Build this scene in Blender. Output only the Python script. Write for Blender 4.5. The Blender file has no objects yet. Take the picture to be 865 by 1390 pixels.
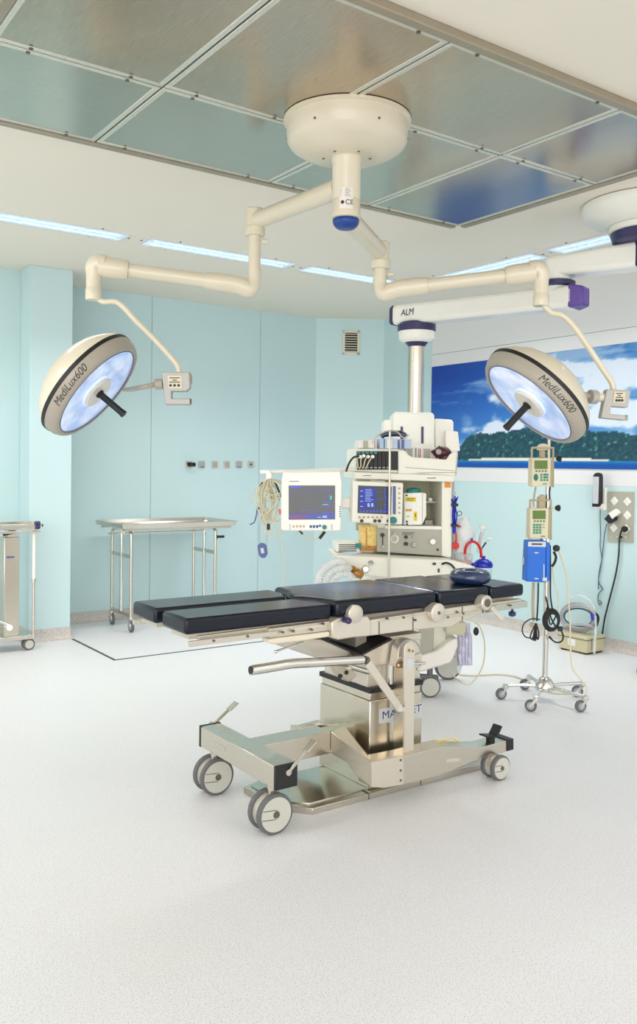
import bpy, bmesh, math, random
from mathutils import Vector, Matrix, noise
random.seed(4)
C = bpy.context.scene
COL = C.collection
PI = math.pi
# ------------------------------------------------------------------ camera model
YAW, PITCH, ROLL, FPX, H = 0.613614471, -0.0165319032, 0.013128327, 1181.148, 1.40
def cam_axes():
    y, p, r = YAW, PITCH, ROLL
    F = Vector((math.sin(y)*math.cos(p), math.cos(y)*math.cos(p), math.sin(p)))
    R = Vector((math.cos(y), -math.sin(y), 0)); U = R.cross(F)
    return R*math.cos(r)+U*math.sin(r), U*math.cos(r)-R*math.sin(r), F
RT, UP, FW = cam_axes()
EYE = Vector((0, 0, H))
def ray(px, py): return RT*((px-432.5)/FPX) + UP*((650-py)/FPX) + FW
def at(px, py, x=None, y=None, z=None, d=None):
    """point of the room seen at a pixel of the photograph, on a known plane"""
    v = ray(px, py)
    t = d if d is not None else (x/v.x if x is not None else (y/v.y if y is not None else (z-H)/v.z))
    return EYE + v*t
# ------------------------------------------------------------------ materials
def lin(c):
    c = c/255.0
    return c/12.92 if c <= .04045 else ((c+.055)/1.055)**2.4
def rgb(r, g, b): return (lin(r), lin(g), lin(b), 1)
M = {}
def mat(name, col, rough=.5, metal=0.0, emit=None, es=0.0, alpha=1.0, trans=0.0, coat=0.0, spec=None,
        vary=0.0, vscale=8.0, stretch=(1, 1, 1), bump=0.0, bscale=200.0):
    m = bpy.data.materials.new(name); m.use_nodes = True
    nt = m.node_tree; b = nt.nodes['Principled BSDF']
    b.inputs['Base Color'].default_value = col
    b.inputs['Roughness'].default_value = rough; b.inputs['Metallic'].default_value = metal
    if emit: b.inputs['Emission Color'].default_value = emit; b.inputs['Emission Strength'].default_value = es*.6*.6
    if alpha < 1: b.inputs['Alpha'].default_value = alpha
    if trans: b.inputs['Transmission Weight'].default_value = trans
    if coat: b.inputs['Coat Weight'].default_value = coat
    if spec is not None: b.inputs['Specular IOR Level'].default_value = spec
    tc = nt.nodes.new('ShaderNodeTexCoord'); mp = nt.nodes.new('ShaderNodeMapping')
    mp.inputs['Scale'].default_value = stretch
    nt.links.new(tc.outputs['Object'], mp.inputs['Vector'])
    if vary:
        n = nt.nodes.new('ShaderNodeTexNoise'); n.inputs['Scale'].default_value = vscale; n.inputs['Detail'].default_value = 4
        nt.links.new(mp.outputs[0], n.inputs['Vector'])
        r = nt.nodes.new('ShaderNodeValToRGB'); e = r.color_ramp.elements
        e[0].position = .3; e[1].position = .7
        e[0].color = tuple(c*(1-vary) for c in col[:3])+(1,); e[1].color = tuple(min(1, c*(1+vary)) for c in col[:3])+(1,)
        nt.links.new(n.outputs['Fac'], r.inputs['Fac']); nt.links.new(r.outputs['Color'], b.inputs['Base Color'])
    if bump:
        n2 = nt.nodes.new('ShaderNodeTexNoise'); n2.inputs['Scale'].default_value = bscale; n2.inputs['Detail'].default_value = 2
        nt.links.new(mp.outputs[0], n2.inputs['Vector'])
        bp = nt.nodes.new('ShaderNodeBump'); bp.inputs['Strength'].default_value = bump; bp.inputs['Distance'].default_value = .002
        nt.links.new(n2.outputs['Fac'], bp.inputs['Height']); nt.links.new(bp.outputs[0], b.inputs['Normal'])
    M[name] = m
    return m
def speckle(name, base, dots, scale, lo, hi, rough):
    m = mat(name, base, rough); nt = m.node_tree; b = nt.nodes['Principled BSDF']
    tc = nt.nodes['Texture Coordinate']
    v = nt.nodes.new('ShaderNodeTexNoise'); v.inputs['Scale'].default_value = scale; v.inputs['Detail'].default_value = 1.5
    nt.links.new(tc.outputs['Object'], v.inputs['Vector'])
    r = nt.nodes.new('ShaderNodeValToRGB'); e = r.color_ramp.elements
    e[0].position = lo; e[1].position = hi; e[0].color = dots; e[1].color = base
    nt.links.new(v.outputs['Fac'], r.inputs['Fac'])
    n = nt.nodes.new('ShaderNodeTexNoise'); n.inputs['Scale'].default_value = 1.2
    nt.links.new(tc.outputs['Object'], n.inputs['Vector'])
    mx = nt.nodes.new('ShaderNodeMix'); mx.data_type = 'RGBA'; mx.blend_type = 'MULTIPLY'; mx.inputs['Factor'].default_value = .05
    nt.links.new(r.outputs['Color'], mx.inputs[6]); nt.links.new(n.outputs['Color'], mx.inputs[7])
    nt.links.new(mx.outputs[2], b.inputs['Base Color'])
    return m
speckle('floor_vinyl', rgb(233, 233, 235), rgb(202, 199, 194), 230, .36, .44, .42)
speckle('cove_vinyl', rgb(206, 200, 194), rgb(182, 174, 167), 90, .36, .5, .5)
mat('wall_teal', rgb(196, 221, 223), .32, vary=.025, vscale=.9)
mat('wall_white', rgb(226, 226, 226), .55, vary=.01, vscale=1)
mat('ceiling_cream', rgb(238, 231, 216), .7, vary=.01, vscale=1)
mat('joint_dark', rgb(80, 84, 80), .6)
mat('joint_teal', rgb(95, 150, 152), .6)
def brushed(name, col, rough, stretch, sc=60, metal=1.0, v=.12):
    m = mat(name, col, rough, metal, vary=v, vscale=sc, stretch=stretch, bump=.06, bscale=sc)
    return m
brushed('panel_steel', rgb(188, 177, 161), .22, (26, .5, 1), 22, v=.16)
brushed('panel_steel_cross', rgb(188, 182, 170), .2, (.5, 26, 1), 22, v=.13)
brushed('panel_flange', rgb(222, 222, 212), .5, (8, 8, 1), 8, v=.05)
mat('frame_taupe', rgb(165, 155, 136), .4, .5, vary=.05)
brushed('steel', rgb(210, 202, 187), .24, (1, 1, 18), 24, v=.05)
brushed('steel_long', rgb(212, 205, 192), .25, (1, 18, 18), 24, v=.05)
mat('chrome', rgb(222, 220, 214), .1, 1.0)
mat('satin', rgb(206, 198, 182), .38, .75, vary=.03)
mat('white_metal', rgb(236, 231, 222), .32, .1, vary=.02)
mat('table_metal', rgb(212, 204, 190), .36, .55, vary=.02)
mat('cream_paint', rgb(222, 213, 190), .3, coat=.3, vary=.015)
mat('grey_beige', rgb(170, 162, 148), .38, vary=.02)
mat('lamp_grey', rgb(176, 174, 168), .4, .1, vary=.02)
mat('off_white', rgb(240, 239, 230), .35, coat=.2, vary=.012)
mat('machine_cream', rgb(236, 234, 220), .4, vary=.012)
mat('compartment', rgb(196, 192, 164), .55, vary=.03)
mat('panel_grey', rgb(172, 170, 156), .45, vary=.02)
mat('rubber_black', rgb(24, 25, 27), .5)
mat('cushion', rgb(22, 27, 38), .2, spec=.3, bump=.08, bscale=500, vary=.08, vscale=6)
mat('vinyl_navy', rgb(30, 48, 84), .18, coat=.5, vary=.06)
mat('tyre', rgb(98, 99, 100), .55)
mat('wheel_disc', rgb(196, 195, 184), .4, vary=.02)
mat('wheel_grey', rgb(168, 172, 180), .3, .5)
mat('navy', rgb(45, 40, 88), .35, vary=.05)
mat('purple', rgb(92, 66, 150), .35, vary=.05)
mat('blue_cap', rgb(20, 62, 140), .35, vary=.05)
mat('blue_box', rgb(16, 104, 208), .38, vary=.03)
mat('cobalt', rgb(22, 40, 175), .25, vary=.15)
mat('slate_blue', rgb(84, 100, 150), .4, vary=.04)
mat('red', rgb(205, 28, 34), .35, vary=.08)
mat('orange', rgb(232, 140, 50), .5, vary=.04)
mat('orange_clip', rgb(235, 90, 40), .4)
mat('yellow', rgb(232, 206, 30), .5, vary=.04)
mat('key_tan', rgb(190, 170, 130), .5)
mat('amber', rgb(236, 205, 120), .35, vary=.2, vscale=40)
mat('copper', rgb(176, 124, 62), .3, .5, vary=.3, vscale=60)
mat('teal_plastic', rgb(22, 128, 120), .4, vary=.05)
mat('maroon', rgb(82, 34, 44), .4, vary=.1)
mat('cable_cream', rgb(214, 206, 176), .5)
mat('cable_grey', rgb(168, 166, 168), .4)
mat('cable_steel_blue', rgb(70, 96, 116), .5)
mat('pump_cream', rgb(216, 208, 178), .4, vary=.02)
mat('pump_trim', rgb(176, 164, 132), .45, vary=.03)
mat('lcd_green', rgb(92, 120, 40), .25)
mat('key_green', rgb(66, 150, 116), .5)
mat('key_dark', rgb(20, 110, 84), .5)
mat('beige_box', rgb(200, 192, 158), .5, vary=.03)
mat('carton', rgb(232, 228, 222), .6, vary=.03)
mat('carton_blue', rgb(186, 202, 226), .6, vary=.03)
mat('towel', rgb(214, 212, 232), .9, bump=.6, bscale=160)
mat('clear_plastic', rgb(228, 236, 238), .08, alpha=.38, spec=.8)
mat('glove_plastic', rgb(240, 242, 240), .35, alpha=.7)
mat('print_dark', rgb(60, 58, 56), .6)
mat('print_navy', rgb(34, 34, 84), .5)
mat('label_silver', rgb(200, 204, 208), .4, .2)
mat('screw', rgb(110, 104, 92), .4, .6)
mat('led_glass', rgb(225, 235, 250), .15, emit=rgb(200, 222, 255), es=.75, coat=.4, vary=.05)
mat('tray_steel', rgb(208, 204, 194), .16, 1.0, vary=.05)
mat('pink', rgb(214, 150, 150), .5)
# lamp lens: reflective facets glowing blue white
def lens():
    m = bpy.data.materials.new('lamp_lens'); m.use_nodes = True; nt = m.node_tree; b = nt.nodes['Principled BSDF']
    tc = nt.nodes.new('ShaderNodeTexCoord')
    n = nt.nodes.new('ShaderNodeTexNoise'); n.inputs['Scale'].default_value = 9; n.inputs['Detail'].default_value = 5
    nt.links.new(tc.outputs['Object'], n.inputs['Vector'])
    r = nt.nodes.new('ShaderNodeValToRGB'); e = r.color_ramp.elements
    e[0].position = .36; e[0].color = rgb(158, 186, 232); e[1].position = .66; e[1].color = rgb(244, 248, 255)
    nt.links.new(n.outputs['Fac'], r.inputs['Fac'])
    b.inputs['Base Color'].default_value = rgb(120, 140, 175); b.inputs['Roughness'].default_value = .12
    nt.links.new(r.outputs['Color'], b.inputs['Emission Color']); b.inputs['Emission Strength'].default_value = .40
    M['lamp_lens'] = m
lens()
# ceiling light diffuser: prismatic sheet
def diffuser():
    m = bpy.data.materials.new('diffuser'); m.use_nodes = True; nt = m.node_tree; b = nt.nodes['Principled BSDF']
    tc = nt.nodes.new('ShaderNodeTexCoord')
    n = nt.nodes.new('ShaderNodeTexNoise'); n.inputs['Scale'].default_value = 26; n.inputs['Detail'].default_value = 3
    nt.links.new(tc.outputs['Object'], n.inputs['Vector'])
    r = nt.nodes.new('ShaderNodeValToRGB'); e = r.color_ramp.elements
    e[0].position = .35; e[0].color = rgb(164, 206, 228); e[1].position = .68; e[1].color = rgb(236, 247, 255)
    nt.links.new(n.outputs['Fac'], r.inputs['Fac'])
    b.inputs['Base Color'].default_value = rgb(120, 140, 150); b.inputs['Roughness'].default_value = .2
    nt.links.new(r.outputs['Color'], b.inputs['Emission Color']); b.inputs['Emission Strength'].default_value = .44
    M['diffuser'] = m
    m2 = mat('tube_glow', rgb(200, 220, 230), .3, emit=rgb(225, 242, 255), es=1.0)
diffuser()
def screen_mat(name, base, panels):
    """base colour screen; boxes of colour laid out in the screen's own mesh"""
    return mat(name, base, .18, emit=base, es=.35)
screen_mat('screen_dark', rgb(66, 68, 70), None)
screen_mat('screen_blue', rgb(40, 58, 150), None)
mat('trace_blue', rgb(70, 80, 190), .3, emit=rgb(70, 80, 190), es=.4)
mat('trace_pale', rgb(150, 170, 230), .3, emit=rgb(150, 170, 230), es=.4)
mat('trace_red', rgb(180, 50, 50), .3, emit=rgb(180, 50, 50), es=.3)
mat('trace_green', rgb(60, 190, 140), .3, emit=rgb(60, 190, 140), es=.3)
# ------------------------------------------------------------------ object helpers
INV = {}
def tag(o, label=None, cat=None, group=None, kind=None):
    if label: o['label'] = label
    if cat: o['category'] = cat
    if group: o['group'] = group
    if kind: o['kind'] = kind
    return o
def thing(name, loc, label, cat, rz=0.0, group=None, kind=None):
    o = bpy.data.objects.new(name, None); COL.objects.link(o)
    o.empty_display_size = .05
    o.location = loc; o.rotation_euler = (0, 0, rz)
    INV[o.name] = (Matrix.Translation(Vector(loc)) @ Matrix.Rotation(rz, 4, 'Z')).inverted()
    return tag(o, label, cat, group, kind)
class MB:
    """collects solids (world coordinates) and links them as one mesh object"""
    def __init__(s): s.bm = bmesh.new()
    def add(s, vs, fs):
        v = [s.bm.verts.new(p) for p in vs]
        for f in fs:
            try: s.bm.faces.new([v[i] for i in f])
            except ValueError: pass
        return s
    def prism(s, pts, vec):
        vec = Vector(vec); n = len(pts); pts = [Vector(p) for p in pts]
        vs = pts + [p+vec for p in pts]
        fs = [tuple(range(n)), tuple(range(2*n-1, n-1, -1))]
        fs += [(i, i+n, (i+1) % n+n, (i+1) % n) for i in range(n)]
        return s.add(vs, fs)
    def box(s, a, b):
        x0, y0, z0 = a; x1, y1, z1 = b
        return s.prism([(x0, y0, z0), (x1, y0, z0), (x1, y1, z0), (x0, y1, z0)], (0, 0, z1-z0))
    def obox(s, c, ux, uy, uz):
        c, ux, uy, uz = map(Vector, (c, ux, uy, uz))
        return s.prism([c-ux-uy-uz, c+ux-uy-uz, c+ux+uy-uz, c-ux+uy-uz], uz*2)
    def bar(s, a, b, w, h, up=(0, 0, 1)):
        a, b = Vector(a), Vector(b); d = (b-a)/2; up = Vector(up)
        sd = d.cross(up).normalized(); u = sd.cross(d).normalized()
        return s.obox((a+b)/2, d, sd*w/2, u*h/2)
    def ring(s, c, ax, r, n, ph=0):
        ax = Vector(ax).normalized(); t = Vector((0, 0, 1)) if abs(ax.z) < .9 else Vector((1, 0, 0))
        u = ax.cross(t).normalized(); w = ax.cross(u)
        return [Vector(c)+u*r*math.cos(2*PI*i/n+ph)+w*r*math.sin(2*PI*i/n+ph) for i in range(n)]
    def lathe(s, c, ax, prof, n=32, caps=True):
        """prof: (distance along axis, radius)"""
        ax = Vector(ax).normalized(); c = Vector(c); rings = []
        for h, r in prof:
            if r < 1e-6: rings.append([s.bm.verts.new(c+ax*h)])
            else: rings.append([s.bm.verts.new(p) for p in s.ring(c+ax*h, ax, r, n)])
        for a, b in zip(rings, rings[1:]):
            for i in range(n):
                j = (i+1) % n
                if len(a) == 1 and len(b) == 1: continue
                if len(a) == 1: f = [a[0], b[j], b[i]]
                elif len(b) == 1: f = [a[i], a[j], b[0]]
                else: f = [a[i], a[j], b[j], b[i]]
                s.bm.faces.new(f)
        if caps:
            if len(rings[0]) > 2: s.bm.faces.new(rings[0][::-1])
            if len(rings[-1]) > 2: s.bm.faces.new(rings[-1])
        return s
    def cyl(s, a, b, r, n=20, r2=None):
        a, b = Vector(a), Vector(b)
        return s.lathe(a, b-a, [(0, r), ((b-a).length, r if r2 is None else r2)], n)
    def torus(s, c, ax, R, r, n=40, k=10):
        ring = s.ring(c, ax, R, n); return s.tube(ring, r, k, closed=True)
    def ball(s, c, r, n=16, sc=(1, 1, 1)):
        m = len(s.bm.verts)
        res = bmesh.ops.create_uvsphere(s.bm, u_segments=n, v_segments=max(6, n//2), radius=r)
        for v in res['verts']:
            v.co = Vector((v.co.x*sc[0], v.co.y*sc[1], v.co.z*sc[2]))+Vector(c)
        return s
    def tube(s, pts, r, k=8, closed=False, rf=None):
        pts = [Vector(p) for p in pts]; n = len(pts); rings = []; prev = None
        for i, p in enumerate(pts):
            if closed: t = pts[(i+1) % n]-pts[i-1]
            else: t = pts[min(i+1, n-1)]-pts[max(i-1, 0)]
            if t.length < 1e-9: t = Vector((0, 0, 1))
            t.normalize()
            if prev is None:
                a = Vector((0, 0, 1)) if abs(t.z) < .9 else Vector((1, 0, 0)); u = t.cross(a).normalized()
            else:
                u = (prev-t*prev.dot(t))
                u = u.normalized() if u.length > 1e-6 else t.orthogonal().normalized()
            prev = u; w = t.cross(u); rr = rf(i/(n-1)) if rf else r
            rings.append([s.bm.verts.new(p+u*rr*math.cos(2*PI*j/k)+w*rr*math.sin(2*PI*j/k)) for j in range(k)])
        for i in range(n if closed else n-1):
            a, b = rings[i], rings[(i+1) % n]
            for j in range(k): s.bm.faces.new([a[j], a[(j+1) % k], b[(j+1) % k], b[j]])
        if not closed: s.bm.faces.new(rings[0][::-1]); s.bm.faces.new(rings[-1])
        return s
    def wire(s, pts, r, k=7, sub=7, closed=False): return s.tube(smooth(pts, sub, closed), r, k, closed)
    def build(s, name, m, parent=None, bevel=0.0, seg=2, smooth_=True, ang=38, recalc=True, label=None):
        bm = s.bm
        if recalc: bmesh.ops.recalc_face_normals(bm, faces=bm.faces)
        if parent is not None:
            inv = INV[parent.name]; bmesh.ops.transform(bm, matrix=inv, verts=bm.verts)
        me = bpy.data.meshes.new(name); bm.to_mesh(me); bm.free()
        me.materials.append(M[m] if isinstance(m, str) else m)
        if smooth_:
            for p in me.polygons: p.use_smooth = True
            me.set_sharp_from_angle(angle=math.radians(ang))
        o = bpy.data.objects.new(name, me); COL.objects.link(o)
        if parent is not None: o.parent = parent; INV[o.name] = INV[parent.name]
        else: INV[o.name] = Matrix.Identity(4)
        if bevel:
            md = o.modifiers.new('edge', 'BEVEL'); md.width = bevel; md.segments = seg; md.limit_method = 'ANGLE'
            md.angle_limit = math.radians(40); md.harden_normals = False
        if label: o['label'] = label
        return o
def smooth(pts, sub=7, closed=False):
    pts = [Vector(p) for p in pts]; n = len(pts); out = []
    g = (lambda i: pts[i % n]) if closed else (lambda i: pts[min(max(i, 0), n-1)])
    for i in range(n if closed else n-1):
        p0, p1, p2, p3 = g(i-1), g(i), g(i+1), g(i+2)
        for k in range(sub):
            t = k/sub
            out.append(.5*((2*p1)+(p2-p0)*t+(2*p0-5*p1+4*p2-p3)*t*t+(3*p1-p0-3*p2+p3)*t**3))
    if not closed: out.append(pts[-1])
    return out
def tr(pts, **k): return [at(a, b, **k) for a, b in pts]     # a polyline read off the photograph, on one plane
def text_mesh(txt, size, shear=0.0, bold=0.0):
    cu = bpy.data.curves.new('lettering', 'FONT'); cu.body = txt; cu.size = size; cu.shear = shear; cu.offset = bold
    o = bpy.data.objects.new('lettering', cu); COL.objects.link(o)
    dg = bpy.context.evaluated_depsgraph_get()
    me = bpy.data.meshes.new_from_object(o.evaluated_get(dg))
    vs = [v.co.copy() for v in me.vertices]; fs = [tuple(p.vertices) for p in me.polygons]
    bpy.data.objects.remove(o); bpy.data.curves.remove(cu); bpy.data.meshes.remove(me)
    return vs, fs
def lettering(txt, size, origin, ux, uz, m, parent, width=None, shear=0.0, bold=0.0, off=None, label=None, name='lettering'):
    """flat raised letters; origin = lower left of the text"""
    vs, fs = text_mesh(txt, size, shear, bold)
    w = max(v.x for v in vs)-min(v.x for v in vs); k = (width/w) if width else 1
    ux, uz = Vector(ux).normalized(), Vector(uz).normalized(); origin = Vector(origin)
    if off: origin = origin+Vector(off)
    b = MB(); b.add([origin+ux*v.x*k+uz*v.y for v in vs], fs)
    return b.build(name, m, parent, smooth_=False, recalc=False, label=label)
# ================================================================== THE ROOM
def struct(name, b, m, **k): return tag(b.build(name, m, **k), kind='structure')
YB, YL, YP, XR, ZC = 7.337, 7.0, 6.74, 5.707, 2.9
XP0, XP1 = 2.03, 2.36
CX, CY = 5.12, 6.963
struct('floor', MB().box((-4, -3, -.06), (6, 7.7, 0)), 'floor_vinyl')
struct('ceiling', MB().box((-1.6, -.6, ZC), (6, 7.7, 3.05)), 'ceiling_cream')
b = MB(); g = .0022
for x0, x1 in ((XP1, 3.302), (3.302, 4.449), (4.449, CX)): b.box((x0+g, YB, .085), (x1-g, YB+.05, ZC))
struct('wall_back', b, 'wall_teal')
struct('wall_back_backing', MB().box((XP1, YB+.006, 0), (CX, YB+.12, ZC)), 'joint_teal')
struct('wall_left', MB().box((-3, YL, .085), (XP0-.001, YL+.4, ZC)), 'wall_teal')
struct('wall_pilaster', MB().box((XP0, YP, .085), (XP1, YB+.12, ZC)), 'wall_teal', bevel=.004)
u = (Vector((XR, CY, 0))-Vector((CX, YB, 0))).normalized(); nrm = Vector((u.y, -u.x, 0)); nout = -nrm if nrm.y < 0 else nrm
struct('wall_corner', MB().prism([Vector((CX, YB, .085)), Vector((XR, CY, .085)), Vector((XR, CY, .085))+nout*.1, Vector((CX, YB, .085))+nout*.1], (0, 0, ZC-.085)), 'wall_teal')
b = MB(); YM = 6.238
b.box((XR, YM+g, .085), (XR+.05, CY, ZC))
for y0, y1 in ((YM, 4.9), (4.9, 3.6), (3.6, 2.0), (2.0, .2), (.2, -.9)): b.box((XR, y1+g*.3, .085), (XR+.05, y0-g*.3, 1.263))
struct('wall_right', b, 'wall_teal')
b = MB(); b.box((XR, -.9, 1.264), (XR+.05, YM, 2.465)); b.box((XR, -.9, 2.469), (XR+.05, YM, ZC))
struct('wall_right_upper', b, 'wall_white')
struct('wall_right_backing', MB().box((XR+.006, -.9, 0), (XR+.12, CY+.1, ZC)), 'joint_teal')
# coved vinyl baseboards
def cove(name, p, q, n_in):
    p, q, n_in = Vector(p), Vector(q), Vector(n_in).normalized()
    prof = [(0, 0), (.045, 0), (.03, .004), (.017, .014), (.008, .03), (.004, .05), (.004, .092), (-.003, .092)]
    pts = [p+n_in*a+Vector((0, 0, h)) for a, h in prof]
    struct(name, MB().prism(pts, q-p), 'cove_vinyl')
cove('baseboard_back', (XP1, YB, 0), (CX, YB, 0), (0, -1, 0))
cove('baseboard_left', (-3, YL, 0), (XP0, YL, 0), (0, -1, 0))
cove('baseboard_pilaster', (XP0, YP, 0), (XP1, YP, 0), (0, -1, 0))
cove('baseboard_pilaster_side', (XP1, YB, 0), (XP1, YP, 0), (1, 0, 0))
cove('baseboard_pilaster_return', (XP0, YP, 0), (XP0, YL, 0), (-1, 0, 0))
cove('baseboard_corner', (CX, YB, 0), (XR, CY, 0), -nout)
cove('baseboard_right', (XR, CY, 0), (XR, -.9, 0), (-1, 0, 0))
# metal strip let into the floor
b = MB(); b.prism([(2.352, 6.69, -.002), (2.372, 6.69, -.002), (2.372, 5.832, -.002), (2.352, 5.812, -.002)], (0, 0, .0045))
b.prism([(2.352, 5.812, -.002), (2.372, 5.832, -.002), (5.0, 5.846, -.002), (5.0, 5.834, -.002)], (0, 0, .0045))
struct('trim_1', b, 'joint_dark')
# ------------------------------------------------------------------ island mural on the right wall
def mural():
    y0, y1, z0, z1 = 6.226, 2.3, 1.392, 2.35
    st = .0115; ny = int((y0-y1)/st); nz = int((z1-z0)/st)
    def P(px, py): p = at(px, py, x=XR-.006); return (y0-p.y, p.z)
    ridge = [P(*q) for q in ((587, 632), (618, 622), (626, 604), (634, 594), (646, 588), (668, 587), (700, 584), (724, 580), (748, 583), (772, 592), (790, 583), (812, 587), (838, 586), (865, 591))] + [(3.0, 1.62), (3.4, 1.6), (3.95, 1.58)]
    def hill(s):
        for (a, za), (b_, zb) in zip(ridge, ridge[1:]):
            if a <= s <= b_: t = (s-a)/(b_-a); t = t*t*(3-2*t); return za+(zb-za)*t
        return 1.5
    sea = P(640, 624)[1]; s0 = P(636, 622)[0]; s1 = P(826, 622)[0]
    blob = [(P(676, 585), .20, .10), (P(655, 592), .12, .05), (P(700, 575), .16, .09), (P(800, 500), .35, .07), (P(850, 510), .4, .16), (P(840, 560), .5, .13), (P(775, 545), .3, .1), (P(820, 535), .3, .12)]
    vs = []; cs = []
    for j in range(nz+1):
        for i in range(ny+1):
            s = i*(y0-y1)/ny; z = z0+j*(z1-z0)/nz
            vs.append(Vector((XR-.008, y0-s, z)))
            t = (z-1.42)/(z1-1.42); t = max(0, min(1, t)); w = min(1, s/2.2)
            top = Vector((2+w*38, 56+w*55, 158+w*22)); low = Vector((96+w*30, 166+w*15, 226))
            c = low.lerp(top, min(1, t*1.15)**.7)
            n = noise.fractal(Vector((s*2.6, z*5.2, 3.1)), .9, 2.1, 6)
            n2 = noise.fractal(Vector((s*1.1+4, z*7.0, 9.4)), .9, 2.1, 6)
            dens = 0
            for (bs, bz), rs, rz in blob: dens = max(dens, 1-((s-bs)/rs)**2-((z-bz)/rz)**2)
            k = max(0, min(1, (dens*1.1+n*.9-.05)*2.2)) if dens > -.6 else 0
            k *= min(1, max(.0, (s-.35)*2.5)) if z > 1.75 else 1
            k = max(k, max(0, min(.6, (n2-.30+.42*w)*1.4)))
            c = c.lerp(Vector((226, 232, 240)), k*.9)
            hh = hill(s)+.018*noise.fractal(Vector((s*14, 1.7, 0)), 1, 2, 4)
            if z < hh:
                f = noise.fractal(Vector((s*26, z*34, 5)), .7, 2.2, 5)
                c = Vector((16, 54, 78)).lerp(Vector((36, 92, 92)), max(0, min(1, .42+f)))
                if f > .62: c = Vector((96, 160, 140))
            if s0 < s < s1 and sea-.004 < z < sea+.016-.010*abs((s-(s0+s1)/2)/((s1-s0)/2))**3: c = Vector((232, 228, 214))
            if z <= sea-.004:
                f = (sea-z)/(sea-z0); n3 = noise.fractal(Vector((s*3, z*40, 2)), .8, 2, 4)
                c = Vector((38, 150, 190)).lerp(Vector((0, 78, 166)), min(1, f*2.2+n3*.2))
            cs.append(c)
    fs = []
    for j in range(nz):
        for i in range(ny):
            a = j*(ny+1)+i; fs.append((a, a+1, a+ny+2, a+ny+1))
    me = bpy.data.meshes.new('mural'); me.from_pydata(vs, [], fs)
    ca = me.color_attributes.new('picture', 'FLOAT_COLOR', 'POINT')
    for i, c in enumerate(cs): ca.data[i].color = (lin(c.x), lin(c.y), lin(c.z), 1)
    m = bpy.data.materials.new('mural_print'); m.use_nodes = True; nt = m.node_tree
    vc = nt.nodes.new('ShaderNodeVertexColor'); vc.layer_name = 'picture'
    nt.links.new(vc.outputs[0], nt.nodes['Principled BSDF'].inputs['Base Color']); nt.nodes['Principled BSDF'].inputs['Roughness'].default_value = .35
    me.materials.append(m); o = bpy.data.objects.new('picture', me); COL.objects.link(o)
    t = thing('mural', (XR-.008, (y0+y1)/2, z0), 'wide photo mural of an island, beach, sea and cloudy sky on the right wall', 'mural')
    o.parent = t; me.transform(INV[t.name])
    MB().box((XR-.007, y1, z0-.001), (XR-.0005, y0, z1+.001)).build('panel_backing', 'wall_white', t)
mural()
# ------------------------------------------------------------------ laminar air-flow ceiling
def airflow():
    z = 2.88; X0, X1, Y0, Y1 = .81, 3.79, 2.237, 3.92
    t = thing('airflow_ceiling', ((X0+X1)/2, (Y0+Y1)/2, z), 'large brushed steel air supply panel grid set in the cream ceiling above the table', 'ceiling panel')
    b = MB(); w = .04
    b.box((X0-w, Y0-w, z-.012), (X1+w, Y0, ZC)); b.box((X0-w, Y1, z-.012), (X1-.02, Y1+w, ZC))
    b.box((X0-w, Y0, z-.012), (X0, Y1, ZC)); b.box((X1, Y0, z-.012), (X1+w, Y1-.02, ZC))
    b.build('frame', 'frame_taupe', t, bevel=.004)
    MB().box((X0, Y0, z+.008), (X1, Y1, ZC)).build('backing', 'joint_dark', t)
    cells = [(X0, 1.47, Y0, 3.19, 0), (X0, 1.47, 3.19, Y1, 1), (1.47, 2.12, Y0, 3.19, 0), (1.47, 2.42, 3.19, Y1, 1),
             (2.12, 3.08, Y0, 2.91, 0), (2.42, 3.08, 2.91, Y1, 1), (3.08, X1, Y0, 2.91, 1), (3.08, X1, 2.91, Y1, 1), (2.12, 2.42, 2.91, 3.19, 0)]
    for x0, x1, y0, y1, k in cells:
        e = .004; f = .023
        p = MB().box((x0+e+f, y0+e+f, z-.001), (x1-e-f, y1-e-f, z+.012)).build('panel', 'panel_steel_cross' if k else 'panel_steel', t)
        b = MB()
        b.box((x0+e, y0+e, z-.004), (x1-e, y0+e+f, z+.01)); b.box((x0+e, y1-e-f, z-.004), (x1-e, y1-e, z+.01))
        b.box((x0+e, y0+e+f, z-.004), (x0+e+f, y1-e-f, z+.01)); b.box((x1-e-f, y0+e+f, z-.004), (x1-e, y1-e-f, z+.01))
        b.build('flange', 'panel_flange', p, bevel=.002, seg=1)
        b = MB()
        for xx in (x0+.14, x1-.14):
            for yy in (y0+.018, y1-.018): b.cyl((xx, yy, z-.008), (xx, yy, z), .008, 10)
        b.build('screws', 'screw', p)
airflow()
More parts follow.
